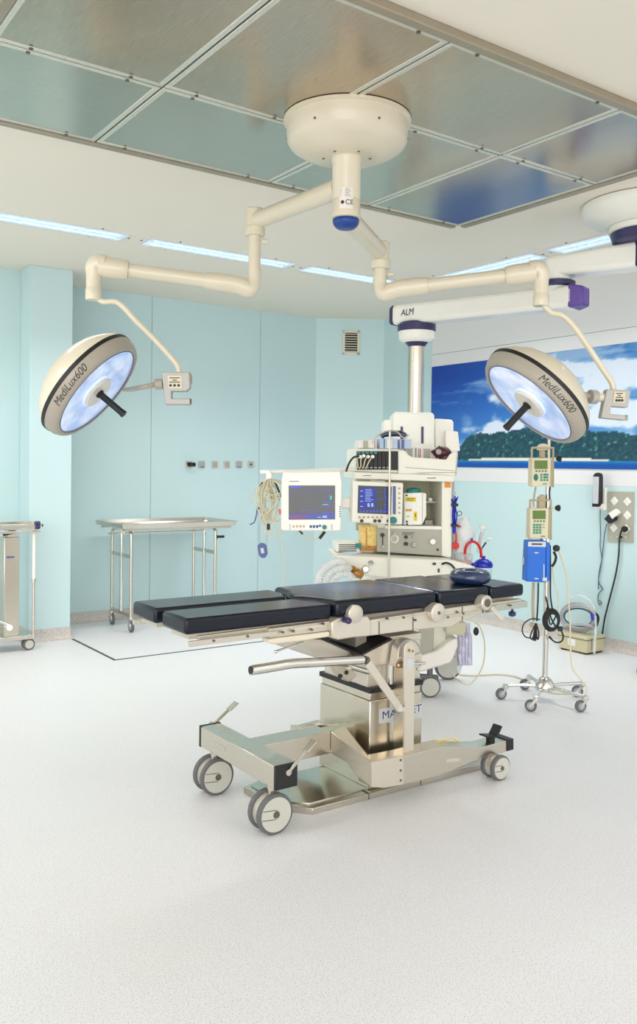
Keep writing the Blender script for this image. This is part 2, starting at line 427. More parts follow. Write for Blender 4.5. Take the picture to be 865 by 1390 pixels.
# ------------------------------------------------------------------ recessed ceiling lights
def strip(x0, x1, y0, y1, label, group=None):
    t = thing('ceiling_light', ((x0+x1)/2, (y0+y1)/2, ZC), label, 'ceiling light', group=group)
    z = ZC; w = .022; b = MB()
    b.box((x0, y0, z-.006), (x1, y0+w, z+.0)); b.box((x0, y1-w, z-.006), (x1, y1, z))
    b.box((x0, y0+w, z-.006), (x0+w, y1-w, z)); b.box((x1-w, y0+w, z-.006), (x1, y1-w, z))
    b.build('frame', 'wall_white', t)
    d = MB().box((x0+w, y0+w, z-.003), (x1-w, y1-w, z-.0005)).build('diffuser', 'diffuser', t)
    b = MB(); L = max(x1-x0, y1-y0)
    for f in (.33, .67):
        if x1-x0 > y1-y0: yy = y0+(y1-y0)*f; b.cyl((x0+.06, yy, z-.004), (x1-.06, yy, z-.004), .006, 8)
        else: xx = x0+(x1-x0)*f; b.cyl((xx, y0+.06, z-.004), (xx, y1-.06, z-.004), .006, 8)
    b.build('tube', 'tube_glow', d)
    b = MB()
    if x1-x0 > y1-y0: pts = [(x0+L*.18, y0-.012), (x1-L*.18, y0-.012), (x0+L*.18, y1+.012), (x1-L*.18, y1+.012), (x0-.015, (y0+y1)/2), (x1+.015, (y0+y1)/2)]
    else: pts = [(x0-.012, y0+L*.18), (x0-.012, y1-L*.18), (x1+.012, y0+L*.18), (x1+.012, y1-L*.18), ((x0+x1)/2, y0-.015), ((x0+x1)/2, y1+.015)]
    for x, y in pts: b.cyl((x, y, z-.004), (x, y, z), .007, 8)
    b.bm.free()
    for x, y in pts: MB().cyl((x, y, z-.004), (x, y, z), .007, 8).build('screw', 'screw', t)
strip(1.12, 2.30, 5.42, 5.645, 'recessed strip light at the left edge, above the pilaster')
strip(2.42, 3.62, 5.42, 5.645, 'recessed strip light between the left one and the centre, behind the left drop tube')
strip(3.72, 4.62, 5.42, 5.645, 'short recessed strip light ending behind the right drop tube')
strip(4.70, 4.93, 4.14, 5.34, 'recessed strip light parallel to the mural wall above the right spring arm')
strip(4.70, 4.93, 2.84, 4.04, 'recessed strip light next to the far white ceiling canopy')
# ------------------------------------------------------------------ air vent in the corner wall
def corner_pt(px, py, off=0.0):
    v = ray(px, py); p0 = Vector((CX, YB, 0))-nout*off; t = (p0-EYE).dot(nout)/v.dot(nout); return EYE+v*t
A_, B_ = corner_pt(465.5, 450), corner_pt(488.5, 450); za, zb = corner_pt(477, 481).z, corner_pt(477, 449).z
t = thing('air_vent', ((A_+B_)/2).to_tuple(), 'small square louvred air vent high on the corner wall', 'vent')
A_.z = B_.z = 0; U = (B_-A_); W = -nout
b = MB()
def cb(u0, u1, z0, z1, o0, o1): b.prism([A_+U*u0+Vector((0, 0, z0))+W*o0, A_+U*u1+Vector((0, 0, z0))+W*o0, A_+U*u1+Vector((0, 0, z1))+W*o0, A_+U*u0+Vector((0, 0, z1))+W*o0], W*(o1-o0))
cb(0, 1, za, za+.022, -.001, .014); cb(0, 1, zb-.022, zb, -.001, .014); cb(0, .13, za, zb, -.001, .014); cb(.87, 1, za, zb, -.001, .014)
b.build('frame', 'cream_paint', t)
b = MB(); cb(.1, .9, za+.01, zb-.01, -.001, .003); b.build('opening', 'rubber_black', t)
b = MB(); n = 8
for i in range(n):
    zz = za+.026+(zb-za-.05)*i/(n-.4); cb(.13, .87, zz, zz+.007, .003, .011)
b.build('louvres', 'cream_paint', t)
# ------------------------------------------------------------------ medical gas outlets on the back wall
labs = ['steel wall outlet with a black plug in it, left end of the row', 'grey wall outlet second from the left of the row, dark slot below', 'beige wall outlet third from the left in the row',
        'beige wall outlet third from the right in the row', 'grey wall outlet second from the right in the row', 'wall outlet with a round socket, right end of the row']
for i, px in enumerate((256, 273.5, 291, 307.5, 324, 340)):
    p = at(px, 630.5, y=YB)
    t = thing('wall_outlet', (p.x, YB, p.z), labs[i], 'wall outlet', group='outlets in a row on the back wall')
    s = .032
    MB().box((p.x-s, YB-.012, p.z-s), (p.x+s, YB+.001, p.z+s)).build('plate', 'lamp_grey' if i in (1, 4) else 'satin', t, bevel=.003)
    if i in (0, 5):
        MB().cyl((p.x, YB-.012, p.z), (p.x, YB-.02, p.z), .018, 14).build('socket', 'satin' if i == 5 else 'rubber_black', t)
        b = MB()
        if i == 0: b.cyl((p.x+.012, YB-.014, p.z), (p.x+.02, YB-.075, p.z), .02, 14).box((p.x-.02, YB-.04, p.z+.005), (p.x+.01, YB-.014, p.z+.02))
        else: b.cyl((p.x-.005, YB-.02, p.z), (p.x-.005, YB-.023, p.z), .01, 12).cyl((p.x+.017, YB-.013, p.z), (p.x+.017, YB-.016, p.z), .006, 8)
        b.build('plug' if i == 0 else 'socket_hole', 'rubber_black', t)
    else:
        MB().box((p.x-.02, YB-.016, p.z-.018), (p.x+.02, YB-.011, p.z+.018)).build('cover_flap', 'grey_beige' if i in (2, 3) else 'cable_grey', t, bevel=.003)
        if i in (1, 4): MB().box((p.x-.016, YB-.014, p.z-.028), (p.x+.02, YB-.0115, p.z-.021)).build('slot', 'slate_blue', t)
# ================================================================== CEILING MOUNT OF THE TWO SURGICAL LAMPS
E1, E2 = Vector((2.22, 3.727, 2.60)), Vector((2.77, 3.418, 2.46))
HUB = Vector((2.25, 3.015, 0))
L1, L2 = at(127, 372, z=2.30), at(735, 380, z=2.30)
t = thing('surgical_light_mount', (HUB.x, HUB.y, 2.88), 'cream ceiling canopy with blue-capped spindle and two jointed arms for the surgical lamps', 'ceiling mount')
b = MB(); b.lathe((HUB.x, HUB.y, 0), (0, 0, 1), [(2.716, .0), (2.716, .12), (2.722, .16), (2.745, .215), (2.765, .245), (2.785, .258), (2.862, .262), (2.865, .274), (2.876, .274), (2.878, .262), (2.884, .26)], 64)
b.build('canopy', 'cream_paint', t, ang=50)
b = MB(); b.lathe((HUB.x, HUB.y, 0), (0, 0, 1), [(2.455, .052), (2.46, .061), (2.535, .061), (2.538, .059), (2.541, .061), (2.69, .061), (2.697, .066), (2.72, .066)], 40)
sp = b.build('spindle', 'cream_paint', t)
MB().lathe((HUB.x, HUB.y, 0), (0, 0, 1), [(2.415, .0), (2.415, .036), (2.425, .049), (2.437, .056), (2.452, .058), (2.457, .052)], 40).build('end_cap', 'blue_cap', t, ang=60)
# rating label with the CE mark on the spindle, facing the room
def on_cyl(c, r, a0, vs):
    out = []
    for u, z in vs:
        a = a0+u/r; out.append(Vector((c.x+r*math.cos(a), c.y+r*math.sin(a), z)))
    return out
a_cam = math.atan2(-HUB.y, -HUB.x)
rows = [[(-.030+.06*i/8, z) for i in range(9)] for z in (2.485, 2.575)]
b = MB(); p0 = on_cyl(HUB, .0615, a_cam, rows[0]); p1 = on_cyl(HUB, .0615, a_cam, rows[1]); b.add(p0+p1, [(i, i+1, i+10, i+9) for i in range(8)])
b.build('rating_label', 'white_metal', sp)
vs, fs = text_mesh('CE', .030); MB().add(on_cyl(HUB, .0634, a_cam, [(v.x-.004, 2.502+v.y) for v in vs]), fs).build('mark', 'print_dark', sp, smooth_=False, recalc=False)
b = MB()
for k in range(6): b.add(on_cyl(HUB, .0622, a_cam, [(-.026, 2.537+k*.006), (.0, 2.537+k*.006), (.02-.004*(k % 3), 2.537+k*.006), (.02-.004*(k % 3), 2.5385+k*.006), (0, 2.5385+k*.006), (-.026, 2.5385+k*.006)]), [(0, 1, 4, 5), (1, 2, 3, 4)])
b.add(on_cyl(HUB, .0622, a_cam, [(-.016+.008*math.cos(q*PI/6), 2.512+.008*math.sin(q*PI/6)) for q in range(12)]), [tuple(range(12))])
b.build('print', 'print_dark', sp, smooth_=False)
for k in range(6):
    b = MB(); a = k*PI/3+.4; b.cyl((HUB.x+.262*math.cos(a), HUB.y+.262*math.sin(a), 2.80), (HUB.x+.255*math.cos(a), HUB.y+.255*math.sin(a), 2.80), .005, 8)
    b.build('screw', 'screw', t)
    MB().cyl((HUB.x+.10*math.cos(a), HUB.y+.10*math.sin(a), 2.713), (HUB.x+.10*math.cos(a), HUB.y+.10*math.sin(a), 2.718), .006, 8).build('screw', 'screw', t)
for E_, zz, rb in ((E1, 2.60, .044), (E2, 2.47, .044)):
    s = Vector((HUB.x, HUB.y, zz)); e = Vector((E_.x, E_.y, zz))
    dr = (e-s).normalized()
    MB().cyl(s+dr*.05, e-dr*.03, rb, 28, r2=rb*.93).build('extension_arm', 'cream_paint', t)
for E_, L_ in ((E1, L1), (E2, L2)):
    zt = E_.z; zb = L_.z+.01
    b = MB(); b.lathe((E_.x, E_.y, 0), (0, 0, 1), [(zt-.075, .046), (zt-.07, .05), (zt-.035, .05), (zt-.03, .045), (zt+.055, .045), (zt+.06, .04)], 32)
    b.build('elbow_joint', 'cream_paint', t)
    MB().cyl((E_.x, E_.y, zt-.07), (E_.x, E_.y, zb+.03), .030, 24).cyl((E_.x+.03, E_.y-.02, zt-.1), (E_.x+.055, E_.y-.035, zt-.1), .012, 12).build('drop_tube', 'cream_paint', t)
    s = Vector((E_.x, E_.y, zb-.035)); e = Vector((L_.x, L_.y, zb+.03)); d = (e-s)
    path = smooth([Vector((E_.x, E_.y, zb+.05)), Vector((E_.x, E_.y, zb+.0)), s+d*.03+Vector((0, 0, -.012)), s+d*.12, s+d*.3, s+d*.34, s+d*.75, s+d*.8, s+d*.97], 6)
    n = len(path)
    def rf(f):
        if f < .14: return .034
        if f < .45: return .034+.010*math.sin(min(1, (f-.14)/.16)*PI/2)
        if f < .6: return .044-.010*(f-.45)/.15
        if f < .80: return .034
        return .034+.016*min(1, (f-.80)/.1)
    b = MB(); b.tube(path, .035, 16, rf=rf); b.build('spring_arm', 'cream_paint', t, ang=60)
    # head joint: a rounded elbow turning down to the lamp stem
    b = MB(); top = Vector((L_.x, L_.y, L_.z+.045)); dn = -d.normalized(); dn.z = 0
    b.tube(smooth([top+dn*.05, top+dn*.02+Vector((0, 0, .004)), top+Vector((0, 0, -.014)), top+Vector((0, 0, -.05)), top+Vector((0, 0, -.12))], 6), .040, 18, rf=lambda f: .050-.015*min(1, f*1.3))
    b.build('head_joint', 'cream_paint', t, ang=60)
    MB().lathe((L_.x, L_.y, 0), (0, 0, 1), [(L_.z-.125, .036), (L_.z-.12, .038), (L_.z-.075, .038), (L_.z-.07, .035), (L_.z-.04, .034)], 28).build('swivel_collar', 'cream_paint', t)
# ================================================================== SURGICAL LAMPS
def lamp(L_, cpx, cpy, D, ndir, cosn, boxpx, wirepts, label, text_phase, flip, stem_attach):
    """dome lamp; ndir = direction of its axis in the picture plane, cosn = share of the axis pointing back to the room's front"""
    c = at(cpx, cpy, d=D)
    v = (c-EYE).normalized()
    r_ = v.cross(Vector((0, 0, 1))).normalized(); u_ = r_.cross(v)
    sn = math.sqrt(1-cosn*cosn)
    nd = Vector(ndir).normalized(); n = (r_*nd.x*sn+u_*nd.y*sn-v*cosn).normalized()
    K = .965
    t = thing('surgical_lamp', (L_.x, L_.y, L_.z-.12), label, 'surgical lamp', group='surgical lamps')
    head = MB().lathe(c, n, [(a*K, b*K) for a, b in [(-.235, 0), (-.234, .04), (-.226, .1), (-.205, .16), (-.17, .222), (-.13, .266), (-.095, .291), (-.078, .298)]], 72, caps=False).build('lamp_dome', 'cream_paint', t, ang=60)
    MB().lathe(c, n, [(a*K, b*K) for a, b in [(-.078, .298), (-.078, .302), (-.060, .302), (-.058, .300)]], 72, caps=False).build('seal_band', 'rubber_black', head)
    rim = MB().lathe(c, n, [(a*K, b*K) for a, b in [(-.060, .300), (-.03, .296), (-.008, .285), (.002, .276), (.004, .266), (.0, .257), (-.006, .254)]], 72, caps=False).build('rim', 'grey_beige', head, ang=60)
    MB().lathe(c, n, [(a*K, b*K) for a, b in [(-.006, .255), (-.012, .2), (-.016, .1), (-.018, .0)]], 72, caps=False).build('lens', 'lamp_lens', head, ang=80)
    MB().lathe(c, n, [(a*K, b*K) for a, b in [(.0, .257), (.003, .2555), (.0, .2535)]], 72, caps=False).build('lens_gasket', 'slate_blue', head)
    hub = MB().lathe(c, n, [(a*K, b*K) for a, b in [(-.018, .088), (.004, .088), (.010, .082), (.010, 0)]], 40, caps=False).build('centre_disc', 'white_metal', head)
    MB().lathe(c, n, [(a*K, b*K) for a, b in [(-.016, .092), (-.004, .092), (-.004, .0885)]], 40, caps=False).build('disc_ring', 'led_glass', head)
    MB().cyl(c+n*.008, c+n*.155, .0165, 20).lathe(c+n*.155, n, [(0, .0185), (.012, .0185), (.014, .012)], 20).lathe(c, n, [(a*K, b*K) for a, b in [(.008, .023), (.018, .023), (.022, .017)]], 20).build('handle', 'rubber_black', head)
    t1 = n.cross(v).normalized(); t2 = n.cross(t1)
    return t, head, c, n, v, t1, t2
def rim_text(t, c, n, t1, t2, phase, flip):
    vs, fs = text_mesh('MediLux600', .052, shear=.3); w = max(p.x for p in vs); b = MB(); pts = []
    fb = MB().add(vs, fs).bm                              # cut the flat letters finely so that they can follow the curve
    for k in range(1, 8): bmesh.ops.bisect_plane(fb, geom=fb.verts[:]+fb.edges[:]+fb.faces[:], plane_co=(0, -.008+k*.006, 0), plane_no=(0, 1, 0))
    for k in range(1, 50): bmesh.ops.bisect_plane(fb, geom=fb.verts[:]+fb.edges[:]+fb.faces[:], plane_co=(w*k/50, 0, 0), plane_no=(1, 0, 0))
    fb.verts.index_update(); vs = [v.co.copy() for v in fb.verts]; fs = [tuple(v.index for v in f.verts) for f in fb.faces]; fb.free()
    for p in vs:
        f = p.y/.038                                   # 0 baseline .. 1 cap height
        h = -.012-.036*f
        hs = [(-.060, .300), (-.03, .296), (-.008, .285), (.002, .276)]
        rr = .300
        for (h0, r0), (h1, r1) in zip(hs, hs[1:]):
            if h0 <= h <= h1: rr = r0+(r1-r0)*(h-h0)/(h1-h0)
        a = phase-flip*(p.x-w/2)/.29*.9
        pts.append(c+(n*h+(t1*math.cos(a)+t2*math.sin(a))*(rr+.0016))*.965)
    b.add(pts, fs); return b.build('lettering', 'print_dark', t, smooth_=False, recalc=False)
DL = (L1-EYE).dot(FW); DR = (L2-EYE).dot(FW)
def control_box(t, poly, D, labelpoly, toward, thick=.05):
    off = FW*thick
    bx = MB().prism(tr(poly, d=D), off).build('control_box', 'lamp_grey', t, bevel=.004)
    o2 = -FW*.003
    MB().prism([p+o2 for p in tr(labelpoly, d=D)], FW*.003).build('keypad', 'pump_cream', bx)
    x0, y0 = labelpoly[0]; x1, y1 = labelpoly[2]
    b = MB()
    for k in range(3): p = at(x0+(x1-x0)*(.22+.28*k), y0+(y1-y0)*.78, d=D)-FW*.0035; b.cyl(p+FW*.002, p-FW*.001, .0068, 12)
    for k, (wf, yf) in enumerate(((.7, .18), (.3, .36), (.75, .52))):
        xm = (x0+x1)/2; ym = y0+(y1-y0)*yf; h_ = (x1-x0)*wf/2
        b.prism([p-FW*.0042 for p in tr([(xm-h_, ym-.6), (xm+h_, ym-.6), (xm+h_, ym+.6), (xm-h_, ym+.6)], d=D)], FW*.001)
    b.build('keys', 'print_dark', bx)
    return bx
LAMPS = []
# left lamp
t, head, c, n, v, t1, t2, *_ = lamp(L1, 133, 532.5, DL-.02, (.77, -.64), .32, None, None,
    'left surgical lamp, cream dome tilted with its glowing blue-white lens towards the operating table', 0, 1, None)
rim_text(head, c, n, t1, t2, 1.78, 1); LAMPS.append((c, n))
a = L1-Vector((0, 0, .1))
MB().wire([a+RT*.0, *tr([(140, 409.5), (156, 409.5), (168, 417), (186, 437), (212, 463), (232, 485), (241, 497), (243.5, 507)], d=DL)], .0135, 12, 6).build('yoke_arm', 'cream_paint', t)
control_box(t, [(219, 505), (257, 505), (258, 526), (253, 531), (232.5, 531), (232.5, 541), (258, 541), (258, 549), (224, 549)], DL-.03, [(227.5, 510), (246.5, 510), (247, 527), (229, 527)], None)
MB().cyl(at(257, 545, d=DL-.005), at(259.5, 545, d=DL-.005), .014, 14).build('end_stop', 'rubber_black', t)
def behind(px, py, h): v_ = ray(px, py); return EYE+v_*((c-n*h-EYE).dot(n)/v_.dot(n))
print('behind', (behind(166, 527.5, .06)-EYE).dot(FW), DL)
MB().cyl(at(221, 521, d=DL), at(211, 521.5, d=DL), .026, 20).lathe(at(257, 515, d=DL), RT, [(0, .032), (.006, .032), (.012, .02)], 20).build('pivot_knuckle', 'grey_beige', t)
MB().tube(smooth([at(212, 521.5, d=DL), at(190, 526, d=DL), behind(166, 527.5, .06), c-n*.14], 5), .0125, 12).build('pivot_rod', 'grey_beige', t)
# right lamp
t, head, c, n, v, t1, t2, *_ = lamp(L2, 718, 548, DR-.02, (-.66, -.74), .345, None, None,
    'right surgical lamp, cream dome with its glowing lens facing left before the island mural', 0, 1, None)
rim_text(head, c, n, t1, t2, 1.33, 1); LAMPS.append((c, n))
a = L2-Vector((0, 0, .1))
MB().wire([a, *tr([(748, 424), (761, 427), (774, 437), (790, 458), (808, 485), (824, 509), (831, 520), (833, 530)], d=DR)], .0145, 12, 6).build('yoke_arm', 'cream_paint', t)
control_box(t, [(824, 528), (857, 530), (853, 553), (830, 551.5), (829, 562), (850, 564), (850, 570.5), (816, 567)], DR-.03, [(834, 531.5), (849, 532.5), (847.5, 547), (832.5, 546.5)], None)
MB().cyl(at(849, 567, d=DR-.005), at(852, 567.2, d=DR-.005), .014, 14).build('end_stop', 'lamp_grey', t)
MB().cyl(at(822, 540, d=DR), at(808, 539, d=DR), .022, 20).build('pivot_knuckle', 'cream_paint', t)
MB().cyl(at(809, 539, d=DR), at(801, 538.5, d=DR-.01), .034, 24).build('pivot_disc', 'lamp_grey', t)
MB().cyl(at(802, 538.5, d=DR), c-n*.14, .014, 12).build('pivot_rod', 'grey_beige', t)
# ================================================================== EQUIPMENT PENDANT (white ceiling arm with steel column)
PC = at(880, 283, z=2.88); PC.z = 0
DD, DC = 5.2, 5.85
JD = at(755, 405, d=DD); CC = at(566, 432, d=DC)
t = thing('ceiling_pendant', (PC.x, PC.y, 2.88), 'white ceiling pendant with purple joints and a steel column ending in a service head', 'ceiling pendant')
b = MB(); b.lathe((PC.x, PC.y, 0), (0, 0, 1), [(2.775, 0), (2.775, .20), (2.782, .235), (2.80, .30), (2.83, .345), (2.862, .36), (2.872, .362), (2.895, .362)], 64); b.build('canopy', 'off_white', t, ang=50)
MB().lathe((PC.x, PC.y, 0), (0, 0, 1), [(2.74, .20), (2.745, .212), (2.775, .212)], 56).build('bearing_ring', 'off_white', t)
MB().lathe((PC.x, PC.y, 0), (0, 0, 1), [(2.68, .17), (2.69, .19), (2.735, .204), (2.742, .2)], 56).build('joint_cover', 'navy', t)
zA = 2.615
d1 = Vector((JD.x-PC.x, JD.y-PC.y, 0)); ln = d1.length; d1.normalize(); s1 = d1.cross(Vector((0, 0, 1)))
def armbeam(p, q, w0, h0, w1, h1, name, m='off_white', bev=.03):
    d = (q-p).normalized(); s = d.cross(Vector((0, 0, 1))).normalized(); u_ = Vector((0, 0, 1))
    a = [p+s*w0/2*i+u_*h0/2*j for i, j in ((-1, -1), (1, -1), (1, 1), (-1, 1))]; c_ = [q+s*w1/2*i+u_*h1/2*j for i, j in ((-1, -1), (1, -1), (1, 1), (-1, 1))]
    return MB().add(a+c_, [(0, 1, 2, 3), (7, 6, 5, 4)]+[(i, i+4, (i+1) % 4+4, (i+1) % 4) for i in range(4)]).build(name, m, t, bevel=bev, seg=4)
J1 = Vector((JD.x, JD.y, 2.59)); P1 = Vector((PC.x, PC.y, zA))
armbeam(P1-d1*.02, J1+d1*.06, .19, .15, .15, .12, 'upper_arm')
pb = P1-d1*.06
armbeam(pb, P1+d1*.06, .20, .16, .20, .16, 'rear_cover', 'navy', .03)
MB().cyl((JD.x, JD.y, 2.44), (JD.x, JD.y, 2.56), .08, 32).build('elbow_bearing', 'off_white', t)
MB().lathe((JD.x, JD.y, 0), (0, 0, 1), [(2.475, .10), (2.48, .112), (2.505, .112), (2.512, .10)], 48).build('joint_cover', 'navy', t)
zL = (JD.z+.0); jl = Vector((JD.x, JD.y, 2.405)); cl = Vector((CC.x, CC.y, 2.415))
d2 = (cl-jl).normalized()
armbeam(jl-d2*.14, cl+d2*.15, .16, .13, .19, .135, 'lower_arm')
armbeam(jl-d2*.19, jl-d2*.11, .10, .11, .165, .14, 'arm_end_cap', 'purple', .012)
armbeam(cl+d2*.13, cl+d2*.185, .195, .14, .14, .12, 'arm_end_cap', 'navy', .02)
# emblem lettering on the side of the lower arm that faces the room
d2h = Vector((d2.x, d2.y, 0)).normalized(); sd = d2h.cross(Vector((0, 0, 1))); sd = sd if sd.dot(EYE-cl) > 0 else -sd
LP = at(549, 430, d=DC)
ux = -d2h if (-d2h).dot(RT) > 0 else d2h
base = cl+sd*.0972; k = (LP-base).dot(ux); org = base+ux*k; org.z = LP.z
lettering('ALM', .062, org, ux, (0, 0, 1), 'print_navy', t, width=.105, shear=.15, name='lettering')
MB().lathe((CC.x, CC.y, 0), (0, 0, 1), [(2.30, .118), (2.305, .128), (2.345, .128), (2.352, .115), (2.36, .11)], 48).build('joint_cover', 'navy', t)
MB().lathe((CC.x, CC.y, 0), (0, 0, 1), [(2.225, .07), (2.235, .10), (2.25, .118), (2.30, .122)], 48).build('column_cup', 'off_white', t)
MB().lathe((CC.x, CC.y, 0), (0, 0, 1), [(2.20, .055), (2.215, .066), (2.228, .078)], 40).build('cup_ring', 'navy', t)
zs = at(566, 560, d=DC).z
MB().cyl((CC.x, CC.y, zs-.05), (CC.x, CC.y, 2.21), .054, 40).build('column', 'steel', t)
# service head: a stack of white housings, frontal
def dbox(poly, D0, thick, name, m, par, bev=.006, **k): return MB().prism(tr(poly, d=D0), FW*thick).build(name, m, par, bevel=bev, **k)
sh = dbox([(534, 561), (537, 559), (588, 560), (590, 564), (590, 640), (533, 640)], DC-.16, .30, 'service_head', 'off_white', t, .012)
dbox([(521, 570), (534, 569), (534, 640), (521, 640)], DC-.10, .2, 'side_housing', 'off_white', sh, .012)
dbox([(590, 568), (614, 569.5), (616, 573), (616, 640), (590, 640)], DC-.08, .2, 'side_housing', 'off_white', sh, .012)
dbox([(605, 584), (622, 586), (625, 612), (605, 613)], DC-.15, .05, 'front_flap', 'white_metal', sh, .005)
for px in (544, 572): dbox([(px, 579), (px+3.2, 579), (px+3.2, 602), (px, 602)], DC-.165, .01, 'grip_slot', 'navy', sh, .0)
# ================================================================== OPERATING TABLE
t = thing('operating_table', (2.45, 3.02, 0), 'operating table with black cushions on a steel column and wheeled base, in the room centre', 'operating table')
YM_ = 3.02                                   # centre line
def mir(p): return Vector((p.x, 2*YM_-p.y, p.z))
YN, YF = 2.785, 3.255
zc0 = .790; zc1 = .850
def cushion(name, outline, z0, z1, bev=.014, m='cushion'):
    return MB().prism([(x, y, z0) for x, y in outline], (0, 0, z1-z0)).build(name, m, t, bevel=bev, seg=4)
# two leg rests with the gap between them
xe = 1.392
cushion('leg_cushion', [(xe, YN), (2.035, YN), (2.035, 2.90), (1.98, 2.985), (xe, 2.985)], zc0-.004, zc1-.004)
cushion('leg_cushion', [(xe, 3.045), (1.98, 3.045), (2.035, 3.13), (2.035, YF), (xe, YF)], zc0-.004, zc1-.004)
# seat with its rounded cut-out towards the legs
seat = [(2.055, YN-.004), (2.60, YN-.004), (2.60, YF+.004), (2.055, YF+.004), (2.05, 3.14), (2.0, 3.06), (1.995, 3.015), (2.0, 2.97), (2.05, 2.89)]
cushion('seat_cushion', seat, zc0-.004, zc1+.006, .022)
cushion('back_cushion', [(2.615, YN), (2.925, YN), (2.925, YF), (2.615, YF)], zc0-.004, zc1+.004, .018)
cushion('head_cushion', [(2.94, YN+.005), (3.165, YN+.005), (3.165, YF-.005), (2.94, YF-.005)], zc0+.002, zc1+.0, .016)
MB().tube(smooth([(2.607, YF-.03, zc1-.004), (2.607, 3.02, zc1-.004), (2.607, YN+.03, zc1-.004)], 4), .007, 8).build('cushion_piping', 'vinyl_navy', t)
# undersides / top frame: side plates, both sides
def both(poly, y, dy, name, m, bev=.0, **k):
    P = tr(poly, y=y)
    MB().prism(P, (0, dy, 0)).build(name, m, t, bevel=bev, **k)
    MB().prism([mir(p) for p in P], (0, -dy, 0)).build(name, m, t, bevel=bev, **k)
both([(500, 842), (583, 829.5), (640, 821.5), (655, 820), (655, 832), (640, 838.5), (626, 843), (612, 851.5), (595, 852), (560, 855.5), (505, 863), (500, 863)], 2.775, .045, 'side_frame', 'table_metal', .004)
both([(450, 845), (459, 840), (500, 836), (504, 843), (504, 863.5), (478, 866), (460, 869), (452, 866.5)], 2.762, .06, 'hinge_block', 'table_metal', .006)
both([(366, 853.5), (448, 843), (448, 856), (366, 866.5)], 2.782, .05, 'leg_plate', 'satin', .002)
both([(365.5, 867.5), (448, 857), (448.5, 864.5), (408, 871), (372, 875), (366.5, 873)], 2.776, .06, 'leg_plate_base', 'cream_paint', .006)
both([(270, 863.5), (365, 851), (365, 857), (270, 869)], 2.80, .03, 'leg_frame', 'satin', .001)
both([(257, 871), (377, 856.5), (377, 863), (258, 878.5)], 2.768, .012, 'side_rail', 'steel_long', .001)
both([(657, 823.5), (714, 815.5), (716.5, 817), (716.5, 824), (657, 832.5)], 2.775, .02, 'side_rail', 'steel_long', .001)
both([(655, 820), (709, 813), (709, 816), (655, 823)], 2.79, .03, 'head_frame', 'table_metal', .001)
both([(514, 842.5), (582, 832), (582, 834), (514, 844.5)], 2.768, .008, 'slide_rail', 'steel_long', .0)
both([(600, 836.5), (651, 828.5), (651, 833), (600, 841)], 2.768, .008, 'slide_rail', 'satin', .0)
both([(400, 852), (442, 846.5), (442, 851), (400, 857)], 2.777, .006, 'rail_clip', 'table_metal', .001)
# slab carrying the cushions
MB().box((1.42, YN+.03, .765), (2.03, YN+.17, zc0-.004)).box((1.42, YF-.17, .765), (2.03, YF-.03, zc0-.004)).build('leg_tray', 'satin', t)
MB().box((2.07, YN+.035, .735), (2.95, YF-.035, zc0-.004)).build('seat_tray', 'grey_beige', t)
MB().box((2.95, YN+.06, .76), (3.15, YF-.06, zc0+.002)).build('head_tray', 'satin', t)
b = MB()
for q in ((515, 843, 515, 862), (561, 834, 561, 855.5), (628, 823.5, 628, 842)): p_, q_ = at(q[0], q[1], y=2.7735), at(q[2], q[3], y=2.7735); MB().bar(p_, q_, .003, .002, (0, 1, 0)).build('frame_joint', 'joint_dark', t)
b.bm.free()
MB().box((2.58, 3.22, .02), (2.80, 3.30, .12)).build('far_beam', 'steel_long', t, bevel=.003)
# pivot discs
def disc(px, py, rpx, y0, dy, name, m, inner=None):
    c = at(px, py, y=y0); r = rpx/FPX*((c-EYE).dot(FW))
    for q, s in ((c, 1), (mir(c), -1)):
        o = MB().lathe(q, (0, s, 0), [(0, r*.86), (.004, r), (dy, r)], 32).build(name, m, t)
        if inner: MB().lathe(q, (0, s, 0), [(-.003, r*inner*.8), (-.003, r*inner), (.002, r*inner)], 18).build('disc_centre', 'screw', o)
disc(484, 834, 12.5, 2.757, .05, 'pivot_disc', 'table_metal')
disc(596, 832, 12.8, 2.745, .05, 'pivot_disc', 'table_metal', .18)
disc(662, 818.5, 10.2, 2.742, .05, 'pivot_disc', 'table_metal', .55)
b = MB()
for q in ((527, 840), (549, 838.5), (565, 842), (609, 838), (622, 831), (630, 833), (672, 824), (694, 822), (385, 858.5), (399, 857), (424, 855), (440, 847), (291, 870), (337, 864), (452, 850)):
    c = at(q[0], q[1], y=2.764); b.cyl(c, c+Vector((0, .012, 0)), .0048, 8)
o = b.build('bolt_heads', 'screw', t, label='small dark bolt heads along the near side of the table'); o['kind'] = 'stuff'
c = at(467, 841, y=2.755); MB().cyl(c, c+Vector((0, -.03, 0)), .012, 14).ball(c+Vector((0, -.03, 0)), .0135, 14).build('clamp_knob', 'navy', t)
# lever and knob at the head end, small release handle under the legs
a, e = at(668, 826, y=2.75), at(683, 841, y=2.74); MB().bar(a, e, .022, .006, (0, 1, 0)).cyl(a-Vector((0, .01, 0)), a+Vector((0, .01, 0)), .013, 14).build('head_lever', 'table_metal', t, bevel=.002)
c = at(695.5, 833, y=2.79); MB().cyl(c+Vector((0, 0, .03)), c+Vector((0, 0, .004)), .006, 8).lathe(c, (0, 0, -1), [(-.012, .008), (-.008, .017), (.008, .017), (.014, .008)], 8).build('head_knob', 'navy', t)
a, m_, e = at(412, 871.5, y=2.80), at(402, 875, y=2.79), at(374.5, 884.5, y=2.78); MB().bar(a, m_, .018, .006).bar(m_, e, .014, .005).ball(e, .007, 8).build('release_handle', 'chrome', t)
